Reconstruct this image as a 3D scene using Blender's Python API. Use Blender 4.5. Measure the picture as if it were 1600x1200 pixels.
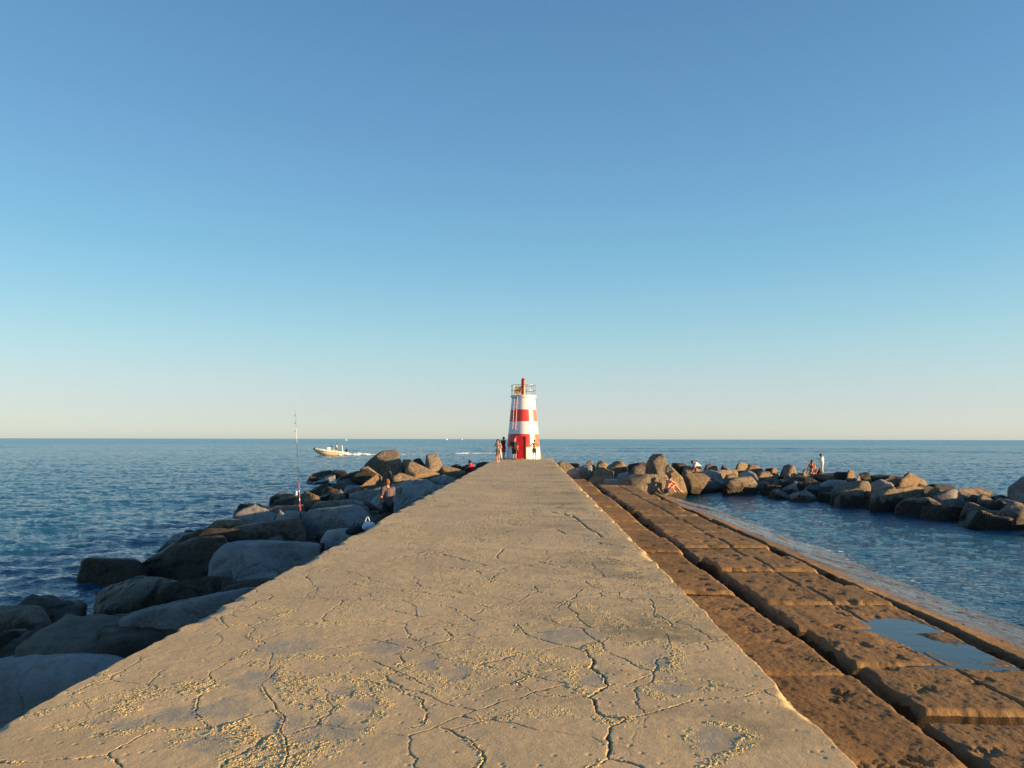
import bpy, bmesh, math, random
import numpy as np
from mathutils import Vector, Matrix

# ------------------------------------------------------------ camera, sky, sun
for o in list(bpy.data.objects):
    bpy.data.objects.remove(o)
SC = bpy.context.scene
COL = SC.collection
F_PX = 1200.0            # focal length in pixels of the 1600 px wide photograph
CAM_Z = 3.30             # eye height over the water, the walkway is 1.60 below
DECK_Z = 1.70
YAW = math.atan(32 / F_PX)
PITCH = math.atan(85.9 / F_PX)
ROLL = math.radians(-0.107)
cam = bpy.data.cameras.new('camera')
cam.sensor_fit = 'HORIZONTAL'
cam.sensor_width = 36.0
cam.lens = 36.0 * F_PX / 1600.0
cam.clip_start = 0.1
cam.clip_end = 60000
cam_ob = bpy.data.objects.new('camera', cam)
COL.objects.link(cam_ob)
CAM_ROT = Matrix.Rotation(YAW, 3, 'Z') @ Matrix.Rotation(math.pi / 2 + PITCH, 3, 'X') @ Matrix.Rotation(-ROLL, 3, 'Z')
cam_ob.matrix_world = Matrix.Translation((0, 0, CAM_Z)) @ CAM_ROT.to_4x4()
SC.camera = cam_ob

SUN_AZ, SUN_EL = math.radians(102), math.radians(8.6)   # azimuth clockwise from +Y (along the walkway)
wd = bpy.data.worlds.new('World')
SC.world = wd
wd.use_nodes = True
nt = wd.node_tree
sky = nt.nodes.new('ShaderNodeTexSky')
sky.sky_type = 'NISHITA'
sky.sun_disc = False
sky.sun_elevation = SUN_EL
sky.sun_rotation = SUN_AZ
sky.altitude = 0
sky.air_density = 1.0
sky.dust_density = 0.7
sky.ozone_density = 1.6
bg = nt.nodes['Background']
# the physical sky, graded by elevation to the clear early-evening sky of the place
tc = nt.nodes.new('ShaderNodeTexCoord'); sx = nt.nodes.new('ShaderNodeSeparateXYZ')
nt.links.new(tc.outputs['Generated'], sx.inputs[0])
def sky_ramp(stops):
    r = nt.nodes.new('ShaderNodeValToRGB'); nt.links.new(sx.outputs[2], r.inputs[0])
    e = r.color_ramp.elements
    while len(e) < len(stops): e.new(0.5)
    for x, (p, c) in zip(e, stops): x.position = p; x.color = tuple(c) + (1,)
    return r.outputs[0]
base = sky_ramp([(0.0, (.62, .65, .62)), (.009, (.655, .685, .65)), (.038, (.62, .695, .68)), (.0715, (.54, .685, .715)), (.113, (.435, .67, .755)), (.154, (.345, .615, .76)),
                 (.195, (.28, .555, .755)), (.2345, (.225, .50, .72)), (.311, (.178, .407, .66)), (.383, (.147, .342, .591)), (.507, (.109, .27, .497)), (.75, (.075, .20, .40)), (1.0, (.06, .17, .36))])
tint = sky_ramp([(0.0, (.58, .72, 1.0)), (.009, (.572, .721, 1.0)), (.038, (.476, .521, .80)), (.0715, (.483, .518, .654)), (.113, (.476, .538, .577)), (.154, (.446, .549, .572)),
                 (.2345, (.401, .568, .605)), (.311, (.413, .572, .641)), (.507, (.392, .567, .673)), (1.0, (.40, .56, .67))])
def vmath(op, a, b=None, f=None):
    n = nt.nodes.new('ShaderNodeVectorMath'); n.operation = op
    nt.links.new(a, n.inputs[0])
    if b is not None: nt.links.new(b, n.inputs[1])
    if f is not None: n.inputs['Scale'].default_value = f
    return n.outputs[0]
SKY_MIX = 0.3
phys = vmath('SCALE', vmath('MULTIPLY', sky.outputs[0], tint), f=SKY_MIX)
grad = vmath('SCALE', base, f=(1 - SKY_MIX) * 2.49)
nt.links.new(vmath('ADD', phys, grad), bg.inputs[0])
bg.inputs[1].default_value = 0.15
sl = bpy.data.lights.new('sun', 'SUN')
sl.energy = 5.0
sl.angle = math.radians(0.5)
sl.color = (1.0, 0.62, 0.29)
sun = bpy.data.objects.new('sun', sl)
COL.objects.link(sun)
sdir = Vector((math.sin(SUN_AZ) * math.cos(SUN_EL), math.cos(SUN_AZ) * math.cos(SUN_EL), math.sin(SUN_EL)))
sun.rotation_euler = sdir.to_track_quat('Z', 'Y').to_euler()
sun.location = sdir * 50
vs = SC.view_settings
vs.view_transform = 'Standard'
vs.look = 'None'
vs.exposure = 1.42
vs.gamma = 1

def ray(px, py):
    """viewing direction of a photograph pixel, scaled so that its y component is 1"""
    d = CAM_ROT @ Vector((px - 800, 600 - py, -F_PX))
    return d / d.y
def at(px, py, Y):
    d = ray(px, py)
    return Vector((d.x * Y, Y, CAM_Z + d.z * Y))
def onz(px, py, z):
    d = ray(px, py)
    t = (z - CAM_Z) / d.z
    return Vector((d.x * t, t, z))

# ------------------------------------------------------------ helpers
def h2(ix, iy, s=0):
    n = (ix.astype(np.int64) * 374761393 + iy.astype(np.int64) * 668265263 + s * 1442695041) & 0xffffffff
    n = ((n ^ (n >> 13)) * 1274126177) & 0xffffffff
    n = ((n ^ (n >> 16)) * 2246822519) & 0xffffffff
    return ((n ^ (n >> 15)) & 0xffffff) / float(0xffffff)
def vn2(x, y, s=0):
    ix, iy = np.floor(x), np.floor(y)
    fx, fy = x - ix, y - iy
    fx = fx * fx * fx * (fx * (fx * 6 - 15) + 10); fy = fy * fy * fy * (fy * (fy * 6 - 15) + 10)
    a = h2(ix, iy, s); b = h2(ix + 1, iy, s); c = h2(ix, iy + 1, s); d = h2(ix + 1, iy + 1, s)
    return (a + (b - a) * fx) * (1 - fy) + (c + (d - c) * fx) * fy
def fbm2(x, y, s=0, oc=4, g=0.5):
    r = 0; a = 1; t = 0
    for i in range(oc):
        ang = 0.6 * i
        xr = x * math.cos(ang) - y * math.sin(ang); yr = x * math.sin(ang) + y * math.cos(ang)
        r = r + a * vn2(xr * 2 ** i + 17.3 * i, yr * 2 ** i - 9.1 * i, s + i); t += a; a *= g
    return r / t
def h3(ix, iy, iz, s=0):
    n = (ix.astype(np.int64) * 374761393 + iy.astype(np.int64) * 668265263 + iz.astype(np.int64) * 2147483647 + s * 1442695041) & 0xffffffff
    n = ((n ^ (n >> 13)) * 1274126177) & 0xffffffff
    n = ((n ^ (n >> 16)) * 2246822519) & 0xffffffff
    return ((n ^ (n >> 15)) & 0xffffff) / float(0xffffff)
def vn3(p, s=0):
    i = np.floor(p); f = p - i
    f = f * f * (3 - 2 * f)
    r = 0
    for dx in (0, 1):
        for dy in (0, 1):
            for dz in (0, 1):
                w = (f[:, 0] if dx else 1 - f[:, 0]) * (f[:, 1] if dy else 1 - f[:, 1]) * (f[:, 2] if dz else 1 - f[:, 2])
                r = r + w * h3(i[:, 0] + dx, i[:, 1] + dy, i[:, 2] + dz, s)
    return r
def fbm3(p, s=0, oc=4, g=0.5):
    r = 0; a = 1; t = 0
    for i in range(oc):
        r = r + a * vn3(p * 2 ** i + 13.7 * i, s + i); t += a; a *= g
    return r / t
def voro2(x, y, s=0):
    """F1, F2-F1 and a random value of the nearest cell"""
    ix, iy = np.floor(x), np.floor(y)
    f1 = np.full(x.shape, 9.0); f2 = np.full(x.shape, 9.0); v = np.zeros(x.shape)
    for dx in (-1, 0, 1):
        for dy in (-1, 0, 1):
            cx = ix + dx + h2(ix + dx, iy + dy, s); cy = iy + dy + h2(ix + dx, iy + dy, s + 7)
            d = np.hypot(cx - x, cy - y)
            near = d < f1
            f2 = np.where(near, f1, np.minimum(f2, d))
            v = np.where(near, h2(ix + dx, iy + dy, s + 3), v)
            f1 = np.where(near, d, f1)
    return f1, f2 - f1, v
def sstep(a, b, x):
    t = np.clip((x - a) / (b - a), 0, 1)
    return t * t * (3 - 2 * t)
def polydist(X, Y, pts):
    D = np.full(X.shape, 1e3)
    for (ax, ay), (bx, by) in zip(pts[:-1], pts[1:]):
        dx, dy = bx - ax, by - ay
        L = dx * dx + dy * dy + 1e-9
        t = np.clip(((X - ax) * dx + (Y - ay) * dy) / L, 0, 1)
        D = np.minimum(D, np.hypot(X - ax - t * dx, Y - ay - t * dy))
    return D

def tag(o, label=None, cat=None, group=None, kind=None):
    if label: o['label'] = label
    if cat: o['category'] = cat
    if group: o['group'] = group
    if kind: o['kind'] = kind
    return o
def empty(name, loc, rz=0, **k):
    o = bpy.data.objects.new(name, None)
    o.empty_display_size = 0.3
    COL.objects.link(o)
    o.location = loc; o.rotation_euler = (0, 0, rz)
    return tag(o, **k)
def link(name, me, mat, parent=None, smooth=True, **k):
    o = bpy.data.objects.new(name, me)
    COL.objects.link(o)
    if mat: me.materials.append(mat)
    if smooth:
        me.polygons.foreach_set('use_smooth', [True] * len(me.polygons))
    if parent: o.parent = parent
    return tag(o, **k)
def np_mesh(name, V, Fq, tris=None):
    me = bpy.data.meshes.new(name)
    V = np.asarray(V, dtype=np.float32)
    nq = len(Fq); ntr = 0 if tris is None else len(tris)
    me.vertices.add(len(V)); me.vertices.foreach_set('co', V.ravel())
    loops = np.asarray(Fq, dtype=np.int32).ravel()
    if ntr: loops = np.concatenate([loops, np.asarray(tris, dtype=np.int32).ravel()])
    me.loops.add(len(loops)); me.loops.foreach_set('vertex_index', loops)
    me.polygons.add(nq + ntr)
    st = np.concatenate([np.arange(nq) * 4, nq * 4 + np.arange(ntr) * 3]).astype(np.int32)
    me.polygons.foreach_set('loop_start', st)
    me.update(calc_edges=True); me.validate()
    return me
def grid_faces(nr, nc, base=0):
    i = np.arange(nr - 1)[:, None]; j = np.arange(nc - 1)[None, :]
    a = (i * nc + j + base).ravel()
    return np.stack([a, a + 1, a + nc + 1, a + nc], 1)
def attr(me, name, arr):
    a = me.attributes.new(name, 'FLOAT', 'POINT')
    a.data.foreach_set('value', np.asarray(arr, dtype=np.float32).ravel())

class MB:
    """collects simple shapes, build() links them as one mesh object"""
    def __init__(s): s.bm = bmesh.new()
    def box(s, c, d, rot=None, bev=0.0):
        m = Matrix.Translation(c)
        if rot is not None: m = m @ rot
        r = bmesh.ops.create_cube(s.bm, size=1, matrix=m @ Matrix.Diagonal((d[0], d[1], d[2], 1)))
        if bev:
            es = {e for v in r['verts'] for e in v.link_edges}
            bmesh.ops.bevel(s.bm, geom=list(es), offset=bev, segments=2, affect='EDGES')
        return s
    def cone(s, a, b, r0, r1, n=12, caps=True):
        a, b = Vector(a), Vector(b)
        d = b - a
        m = Matrix.Translation((a + b) / 2) @ d.to_track_quat('Z', 'Y').to_matrix().to_4x4()
        bmesh.ops.create_cone(s.bm, cap_ends=caps, segments=n, radius1=r0, radius2=r1, depth=d.length, matrix=m)
        return s
    def tube(s, pts, r, n=8):
        for a, b in zip(pts[:-1], pts[1:]): s.cone(a, b, r, r, n)
        return s
    def ball(s, c, r, sc=(1, 1, 1), n=12):
        bmesh.ops.create_uvsphere(s.bm, u_segments=n, v_segments=max(6, n // 2 + 2), radius=r,
                                  matrix=Matrix.Translation(c) @ Matrix.Diagonal((*sc, 1)))
        return s
    def lathe(s, prof, c=(0, 0, 0), n=48, caps=True):
        rings = []
        for r, z in prof:
            rings.append([s.bm.verts.new((c[0] + r * math.cos(2 * math.pi * k / n), c[1] + r * math.sin(2 * math.pi * k / n), c[2] + z)) for k in range(n)])
        for A, B in zip(rings[:-1], rings[1:]):
            for k in range(n):
                s.bm.faces.new((A[k], A[(k + 1) % n], B[(k + 1) % n], B[k]))
        if caps:
            s.bm.faces.new(list(reversed(rings[0]))); s.bm.faces.new(rings[-1])
        return s
    def build(s, name, mat, parent=None, smooth=False, **k):
        me = bpy.data.meshes.new(name)
        bmesh.ops.recalc_face_normals(s.bm, faces=s.bm.faces)
        s.bm.to_mesh(me); s.bm.free()
        return link(name, me, mat, parent, smooth, **k)

# ------------------------------------------------------------ materials
class NT:
    def __init__(s, name):
        s.m = bpy.data.materials.new(name); s.m.use_nodes = True
        s.t = s.m.node_tree; s.b = s.t.nodes['Principled BSDF']; s.out = s.t.nodes['Material Output']
    def n(s, typ, **k):
        nd = s.t.nodes.new('ShaderNode' + typ)
        for a, v in k.items(): setattr(nd, a, v)
        return nd
    def l(s, a, b): s.t.links.new(a, b); return s
    def val(s, sock, v):
        if isinstance(v, bpy.types.NodeSocket): s.t.links.new(v, sock)
        else:
            if hasattr(sock.default_value, '__len__') and not isinstance(v, (int, float)):
                v = tuple(v) + ((1,) if len(sock.default_value) == 4 and len(v) == 3 else ())
            sock.default_value = v
    def noise(s, scale, detail=5, rough=0.55, vec=None, dist=0, w=None):
        nd = s.n('TexNoise'); nd.inputs['Scale'].default_value = scale; nd.inputs['Detail'].default_value = detail
        nd.inputs['Roughness'].default_value = rough; nd.inputs['Distortion'].default_value = dist
        if vec is not None: s.l(vec, nd.inputs['Vector'])
        return nd.outputs['Fac']
    def voro(s, scale, feat='F1', vec=None, out='Distance'):
        nd = s.n('TexVoronoi', feature=feat); nd.inputs['Scale'].default_value = scale
        if vec is not None: s.l(vec, nd.inputs['Vector'])
        return nd.outputs[out]
    def math(s, op, a, b=0.0, c=None, clamp=False):
        nd = s.n('Math', operation=op, use_clamp=clamp)
        s.val(nd.inputs[0], a); s.val(nd.inputs[1], b)
        if c is not None: s.val(nd.inputs[2], c)
        return nd.outputs[0]
    def map(s, v, a, b, c=0.0, d=1.0):
        nd = s.n('MapRange'); s.val(nd.inputs[0], v)
        for i, x in enumerate((a, b, c, d)): s.val(nd.inputs[i + 1], x)
        return nd.outputs[0]
    def mix(s, f, a, b, mode='MIX'):
        nd = s.n('Mix', data_type='RGBA', blend_type=mode)
        s.val(nd.inputs[0], f); s.val(nd.inputs[6], a); s.val(nd.inputs[7], b)
        return nd.outputs[2]
    def ramp(s, f, stops):
        nd = s.n('ValToRGB'); s.l(f, nd.inputs[0])
        e = nd.color_ramp.elements
        while len(e) < len(stops): e.new(0.5)
        for x, (p, c) in zip(e, stops): x.position = p; x.color = tuple(c) + (1,)
        return nd.outputs[0]
    def pos(s): return s.n('NewGeometry').outputs['Position']
    def obj(s): return s.n('TexCoord').outputs['Object']
    def sep(s, v):
        nd = s.n('SeparateXYZ'); s.l(v, nd.inputs[0]); return nd.outputs
    def at(s, name): return s.n('Attribute', attribute_name=name).outputs['Fac']
    def scl(s, v, sc, rot=(0, 0, 0)):
        nd = s.n('Mapping'); s.l(v, nd.inputs[0]); nd.inputs['Scale'].default_value = sc; nd.inputs['Rotation'].default_value = rot
        return nd.outputs[0]
    def bump(s, h, dist, st=1.0, nrm=None):
        nd = s.n('Bump'); nd.inputs['Strength'].default_value = st; nd.inputs['Distance'].default_value = dist
        s.l(h, nd.inputs['Height'])
        if nrm is not None: s.l(nrm, nd.inputs['Normal'])
        return nd.outputs[0]
    def set(s, **k):
        names = dict(color='Base Color', rough='Roughness', metal='Metallic', normal='Normal', ior='IOR', spec='Specular IOR Level',
                     coat='Coat Weight', coatr='Coat Roughness', sss='Subsurface Weight', alpha='Alpha', trans='Transmission Weight')
        for a, v in k.items(): s.val(s.b.inputs[names[a]], v)
        return s.m

def simple(name, c, rough=0.6, metal=0.0, var=0.12, scale=6.0, bump=0.0):
    t = NT(name); p = t.obj()
    nz = t.noise(scale, 4, 0.6, p)
    col = t.mix(t.map(nz, 0.3, 0.7), tuple(x * (1 - var) for x in c), tuple(min(1, x * (1 + var)) for x in c))
    kw = dict(color=col, rough=t.map(nz, 0.3, 0.7, max(0.03, rough - 0.08), min(1, rough + 0.08)), metal=metal)
    if bump: kw['normal'] = t.bump(t.noise(scale * 8, 4, 0.6, p), bump)
    return t.set(**kw)
MAT = {}

def rock_mat(name, ca, cb, tide=0.55, dark=(0.022, 0.018, 0.012), dirt=0.0):
    t = NT(name); p = t.pos(); z = t.sep(p)[2]
    rnd = t.n('ObjectInfo').outputs['Random']
    big = t.noise(0.9, 6, 0.62, p)
    mid = t.noise(5.5, 8, 0.7, p)
    fine = t.noise(34, 6, 0.75, p)
    col = t.mix(t.map(big, 0.32, 0.68), ca, cb)
    col = t.mix(t.map(mid, 0.42, 0.78), col, t.mix(0.55, col, (0.36, 0.31, 0.24), 'MIX'))
    col = t.mix(t.map(mid, 0.5, 0.2, 0.0, 0.6), col, (0.05, 0.045, 0.04))
    speck = t.map(fine, 0.56, 0.72)
    col = t.mix(t.math('MULTIPLY', speck, 0.6), col, (0.06, 0.055, 0.05))
    lich = t.map(t.noise(2.3, 6, 0.7, t.scl(p, (1, 1, 1.7))), 0.57, 0.67)
    col = t.mix(t.math('MULTIPLY', lich, 0.45), col, (0.30, 0.22, 0.10))
    col = t.mix(1.0, col, t.map(rnd, 0, 1, 0.72, 1.12), 'MULTIPLY')
    tl = t.math('ADD', tide, t.map(t.noise(1.7, 6, 0.7, p), 0.3, 0.7, -0.32, 0.32))
    wet = t.map(t.math('SUBTRACT', z, tl), -0.10, 0.12, 1.0, 0.0)
    alg = t.mix(t.map(t.noise(7, 6, 0.7, p), 0.4, 0.68), dark, (0.05, 0.040, 0.018))
    alg = t.mix(t.map(t.noise(16, 6, 0.8, p), 0.63, 0.72, 0, 0.5), alg, (0.16, 0.15, 0.12))
    wd2 = t.math('MAXIMUM', wet, dirt)
    col = t.mix(wd2, col, alg)
    wv = t.n('VectorMath', operation='ADD'); t.l(p, wv.inputs[0])
    nn = t.n('TexNoise'); nn.inputs['Scale'].default_value = 1.5; nn.inputs['Detail'].default_value = 5; t.l(p, nn.inputs['Vector']); t.l(nn.outputs['Color'], wv.inputs[1])
    cr = t.voro(0.75, 'DISTANCE_TO_EDGE', wv.outputs[0])
    crm = t.map(cr, 0.0, 0.018, 1.0, 0.0)
    h = t.math('ADD', t.math('MULTIPLY', mid, 1.0), t.math('MULTIPLY', fine, 0.28))
    h = t.math('SUBTRACT', h, t.math('MULTIPLY', crm, 0.35))
    return t.set(color=col, rough=t.map(wet, 0, 1, 0.88, 0.5), normal=t.bump(h, 0.22), spec=0.4)
MAT['rock'] = rock_mat('granite boulder', (0.13, 0.12, 0.105), (0.26, 0.225, 0.175))
MAT['rock_blue'] = rock_mat('smooth grey boulder', (0.17, 0.18, 0.20), (0.44, 0.45, 0.46), 0.15)  # slight cool tint puts blue shade into the base colour
MAT['rock_dark'] = rock_mat('weedy boulder', (0.045, 0.039, 0.028), (0.095, 0.08, 0.056), 0.85, (0.016, 0.014, 0.009), 0.55)
MAT['rock_tan'] = rock_mat('tan boulder', (0.165, 0.13, 0.085), (0.27, 0.21, 0.13), 0.42)
MAT['rock_near_shade'] = rock_mat('pale grey boulder', (0.24, 0.255, 0.28), (0.56, 0.575, 0.60), 0.0)  # paler copy for near shaded boulders, blue shade mixed into the colour

# ------------------------------------------------------------ sea
def build_sea():
    a = np.radians(np.concatenate([np.linspace(-180, -46, 60, endpoint=False), np.linspace(-46, 46, 1100, endpoint=False), np.linspace(46, 180, 60)]))
    r = np.concatenate([[0.5, 3, 6], 9 * (400 / 9) ** np.linspace(0, 1, 620), 400 * 50 ** np.linspace(0.02, 1, 40)])
    A, R = np.meshgrid(a, r)
    X = R * np.sin(A); Y = R * np.cos(A)
    def waves(X, Y):
        wx = X + 1.2 * fbm2(X * 0.15, Y * 0.15, 3, 2); wy = Y + 1.2 * fbm2(X * 0.15 + 5, Y * 0.15, 4, 2)
        z = 0.20 * (fbm2(wx * 0.16, wy * 0.34, 11, 3) - 0.5)
        z += 0.18 * (0.5 - np.abs(fbm2(wx * 0.55, wy * 1.0, 21, 3) - 0.5) * 2.2)
        z += 0.06 * (0.5 - np.abs(fbm2(wx * 1.7, wy * 2.6, 31, 2) - 0.5) * 2.2)
        return z
    z = waves(X, Y)
    lag = sstep(5.0, 8.0, X) * (1 - sstep(44, 50, Y)) * (1 - sstep(19, 24, X))
    z = z * (1 - 0.55 * lag)
    # two long swell lines out at sea
    for yc, amp, wd in ((205, 0.35, 4), (262, 0.45, 5), (395, 0.5, 7)):
        m = np.exp(-((Y - yc - 14 * (fbm2(X * 0.012, X * 0, 71, 3) - 0.5)) / wd) ** 2)
        z = z + amp * m * sstep(0.35, 0.6, fbm2(X * 0.02, Y * 0.0, 77, 3))
    z = z * (1 - sstep(380, 900, R) * 0.85) - 0.07
    V = np.stack([X, Y, z], -1).reshape(-1, 3)
    me = np_mesh('sea', V, grid_faces(len(r), len(a))[:, ::-1])
    t = NT('sea water'); p = t.pos()
    s = t.sep(p)
    rad = t.n('VectorMath', operation='LENGTH'); t.l(p, rad.inputs[0]); R_ = rad.outputs['Value']
    n1 = t.noise(2.6, 4, 0.6, t.scl(p, (0.7, 1.3, 1)))
    n2 = t.noise(9, 3, 0.6, t.scl(p, (0.8, 1.2, 1)))
    n3 = t.noise(0.35, 4, 0.6, t.scl(p, (0.5, 1.3, 1)))
    h = t.math('ADD', t.math('MULTIPLY', n1, 0.5), t.math('MULTIPLY', n2, 0.12))
    far = t.map(R_, 60, 500, 0.0, 1.0)
    h = t.math('ADD', h, t.math('MULTIPLY', n3, t.map(far, 0, 1, 0.3, 3.0)))
    streak = t.noise(0.02, 5, 0.6, t.scl(p, (0.25, 1.6, 1)))
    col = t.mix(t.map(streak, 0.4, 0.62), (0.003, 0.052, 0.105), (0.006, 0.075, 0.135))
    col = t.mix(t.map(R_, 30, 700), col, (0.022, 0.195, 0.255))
    bn = t.n('Bump'); bn.inputs['Distance'].default_value = 0.30
    t.l(h, bn.inputs['Height']); t.l(t.map(streak, 0.38, 0.64, 0.65, 1.0), bn.inputs['Strength'])
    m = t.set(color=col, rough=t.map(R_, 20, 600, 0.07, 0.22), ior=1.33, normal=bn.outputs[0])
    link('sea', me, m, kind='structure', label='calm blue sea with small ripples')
build_sea()

# ------------------------------------------------------------ the walkway
XL, XR = -3.0, 1.622
def W(pts): return [tuple(onz(x, y, DECK_Z)[:2]) for x, y in pts]
CRACKS = [  # (half width, depth, photo polyline)
 (.007,.016,[(585,1000),(615,1005),(642,1012),(625,1022),(632,1034),(621,1042)]),
 (.006,.014,[(562,1029),(590,1035),(612,1044),(647,1061),(662,1070)]),
 (.006,.014,[(567,1061),(600,1070),(630,1080),(640,1085),(660,1095),(662,1130),(637,1137)]),
 (.0052,.010,[(450,956),(425,967),(397,977),(386,976),(397,982),(389,994),(414,1005),(405,1008),(375,1027),(347,1040),(332,1048),(327,1055),(335,1065),(310,1088),(305,1117),(337,1137),(365,1132),(387,1122),(432,1110)]),
 (.005,.012,[(437,1041),(422,1057),(407,1067),(417,1085),(430,1100),(432,1110),(445,1120),(437,1142),(447,1155),(450,1180),(442,1200)]),
 (.006,.010,[(255,1047),(235,1060),(232,1077)]),
 (.007,.014,[(337,1137),(240,1140),(207,1157),(172,1177),(185,1199),(195,1215)]),
 (.007,.012,[(172,1177),(125,1186),(90,1185),(57,1192),(0,1190)]),
 (.006,.012,[(155,1055),(195,1055)]),
 (.005,.009,[(290,976),(500,976),(807,975),(980,980),(1062,982),(1140,984)]),
 (.008,.020,[(807,975),(820,990),(837,997),(875,1007),(912,1016)]),
 (.013,.032,[(912,1015),(920,1025),(930,1032),(924,1044),(947,1060),(952,1072),(930,1087),(920,1091),(929,1095),(931,1110),(945,1119),(980,1125)]),
 (.007,.014,[(980,1125),(1012,1115),(1050,1105),(1080,1092),(1145,1090),(1190,1082)]),
 (.011,.026,[(980,1125),(952,1137),(945,1152),(950,1175),(952,1185),(987,1192),(1005,1199),(1030,1215)]),
 (.008,.020,[(945,1119),(952,1137)]),(.007,.014,[(952,1185),(925,1199),(900,1215)]),
 (.007,.018,[(687,1137),(705,1142),(717,1152),(742,1167),(754,1187),(751,1205)]),
 (.005,.009,[(705,1140),(760,1126),(800,1120)]),
 (.006,.012,[(922,1042),(887,1042),(830,1056),(812,1067),(755,1079),(715,1087)]),(.006,.012,[(812,1067),(842,1086),(920,1090)]),
 (.006,.010,[(952,1072),(987,1065),(1020,1050)]),
 (.008,.016,[(1015,935),(1022,942),(1020,957),(1045,970),(1047,980),(1062,982)]),(.006,.012,[(1042,990),(1047,1005)]),
 (.006,.012,[(970,990),(940,1002),(912,1012)]),
 (.006,.012,[(600,951),(665,965)]),(.007,.014,[(645,924),(712,934)]),(.007,.016,[(685,945),(710,950),(737,970)]),
 (.008,.018,[(687,885),(740,891),(752,896)]),(.008,.018,[(772,900),(766,911)]),(.008,.016,[(787,857),(775,872)]),
 (.008,.016,[(817,921),(865,930)]),(.006,.012,[(750,945),(770,951),(825,950),(870,950),(900,930)]),
 (.009,.018,[(840,877),(882,887)]),(.008,.016,[(852,904),(885,910)]),(.007,.014,[(692,982),(707,995),(687,1006)]),
 (.014,.030,[(860,800),(895,806),(912,820),(942,840)]),(.010,.020,[(615,872),(700,860)]),(.01,.02,[(690,866),(760,884)]),
 (.012,.024,[(676,790),(700,790)]),(.012,.024,[(626,823),(655,824)]),(.012,.024,[(718,815),(745,818)]),(.012,.024,[(790,818),(812,821)]),
 (.012,.024,[(870,828),(882,834)]),(.012,.022,[(935,848),(975,854)]),(.012,.024,[(764,813),(800,812)]),
]
BANDS = [  # crumbled crust: (radius in metres, grain height, photo polyline)
 (.045,.008,[(50,1118),(110,1103),(185,1085),(260,1072),(330,1062)]),
 (.085,.013,[(190,1108),(215,1090),(260,1080),(330,1070)]),
 (.075,.010,[(110,1132),(150,1128),(185,1140),(230,1128)]),(.05,.010,[(285,1160),(300,1140),(335,1140)]),
 (.10,.012,[(350,1145),(400,1160),(405,1195)]),(.09,.014,[(430,1165),(480,1162),(500,1140)]),(.08,.013,[(450,1192),(490,1175)]),
 (.04,.010,[(495,1125),(505,1165),(545,1158),(575,1140),(600,1105),(585,1085),(545,1092),(520,1108)]),
 (.085,.010,[(455,1055),(470,1090),(500,1102),(545,1092),(575,1075)]),(.07,.009,[(595,1050),(550,1060),(500,1058)]),
 (.05,.008,[(400,1035),(440,1040),(455,1022),(510,1028),(560,1020)]),
 (.12,.007,[(655,1040),(700,1070),(745,1055),(790,1020),(830,1025)]),(.16,.006,[(730,1020),(780,1045),(850,1035)]),
 (.08,.006,[(765,1122),(820,1115),(880,1115)]),(.045,.009,[(892,1045),(888,1062),(905,1080)]),
 (.05,.010,[(985,1008),(1030,1000),(1065,1025),(1040,1048),(1010,1035)]),
 (.035,.008,[(1008,1078),(1035,1060),(1100,1062),(1125,1068),(1085,1082),(1040,1090),(1008,1080)]),
 (.035,.012,[(1078,1140),(1090,1170),(1100,1198),(1140,1180),(1175,1152),(1150,1133),(1110,1130)]),
 (.06,.007,[(395,948),(440,952),(450,962)]),(.07,.008,[(900,945),(950,960),(975,978)]),(.06,.007,[(490,973),(600,972)]),
 (.05,.008,[(1010,960),(1045,968),(1060,955)]),(.05,.009,[(920,1010),(930,1018)]),(.05,.010,[(950,1120),(975,1126),(955,1132)]),
 (.10,.008,[(600,815),(625,812),(650,822)]),(.10,.008,[(605,832),(640,832)]),(.10,.008,[(690,780),(720,785)]),
 (.04,.007,[(930,860),(850,862)]),(.04,.006,[(115,1083),(150,1070),(170,1056)]),
]
SMOOTH = [(275,1115,.17,.08),(350,1105,.2,.1),(512,1140,.24,.11),(563,1101,.14,.07),(445,1127,.16,.07),(162,1121,.07,.05),(195,1133,.1,.05),
 (330,1160,.16,.07),(395,1058,.2,.12),(535,1078,.1,.06),(925,1063,.09,.07),(1045,1074,.14,.05),(1112,1155,.13,.09),(1025,1030,.1,.09),(715,1052,.1,.08),
 (672,1035,.1,.1),(880,992,.3,.14),(445,1010,.25,.15),(1245,1142,.05,.012),(600,1010,.2,.12)]
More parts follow.
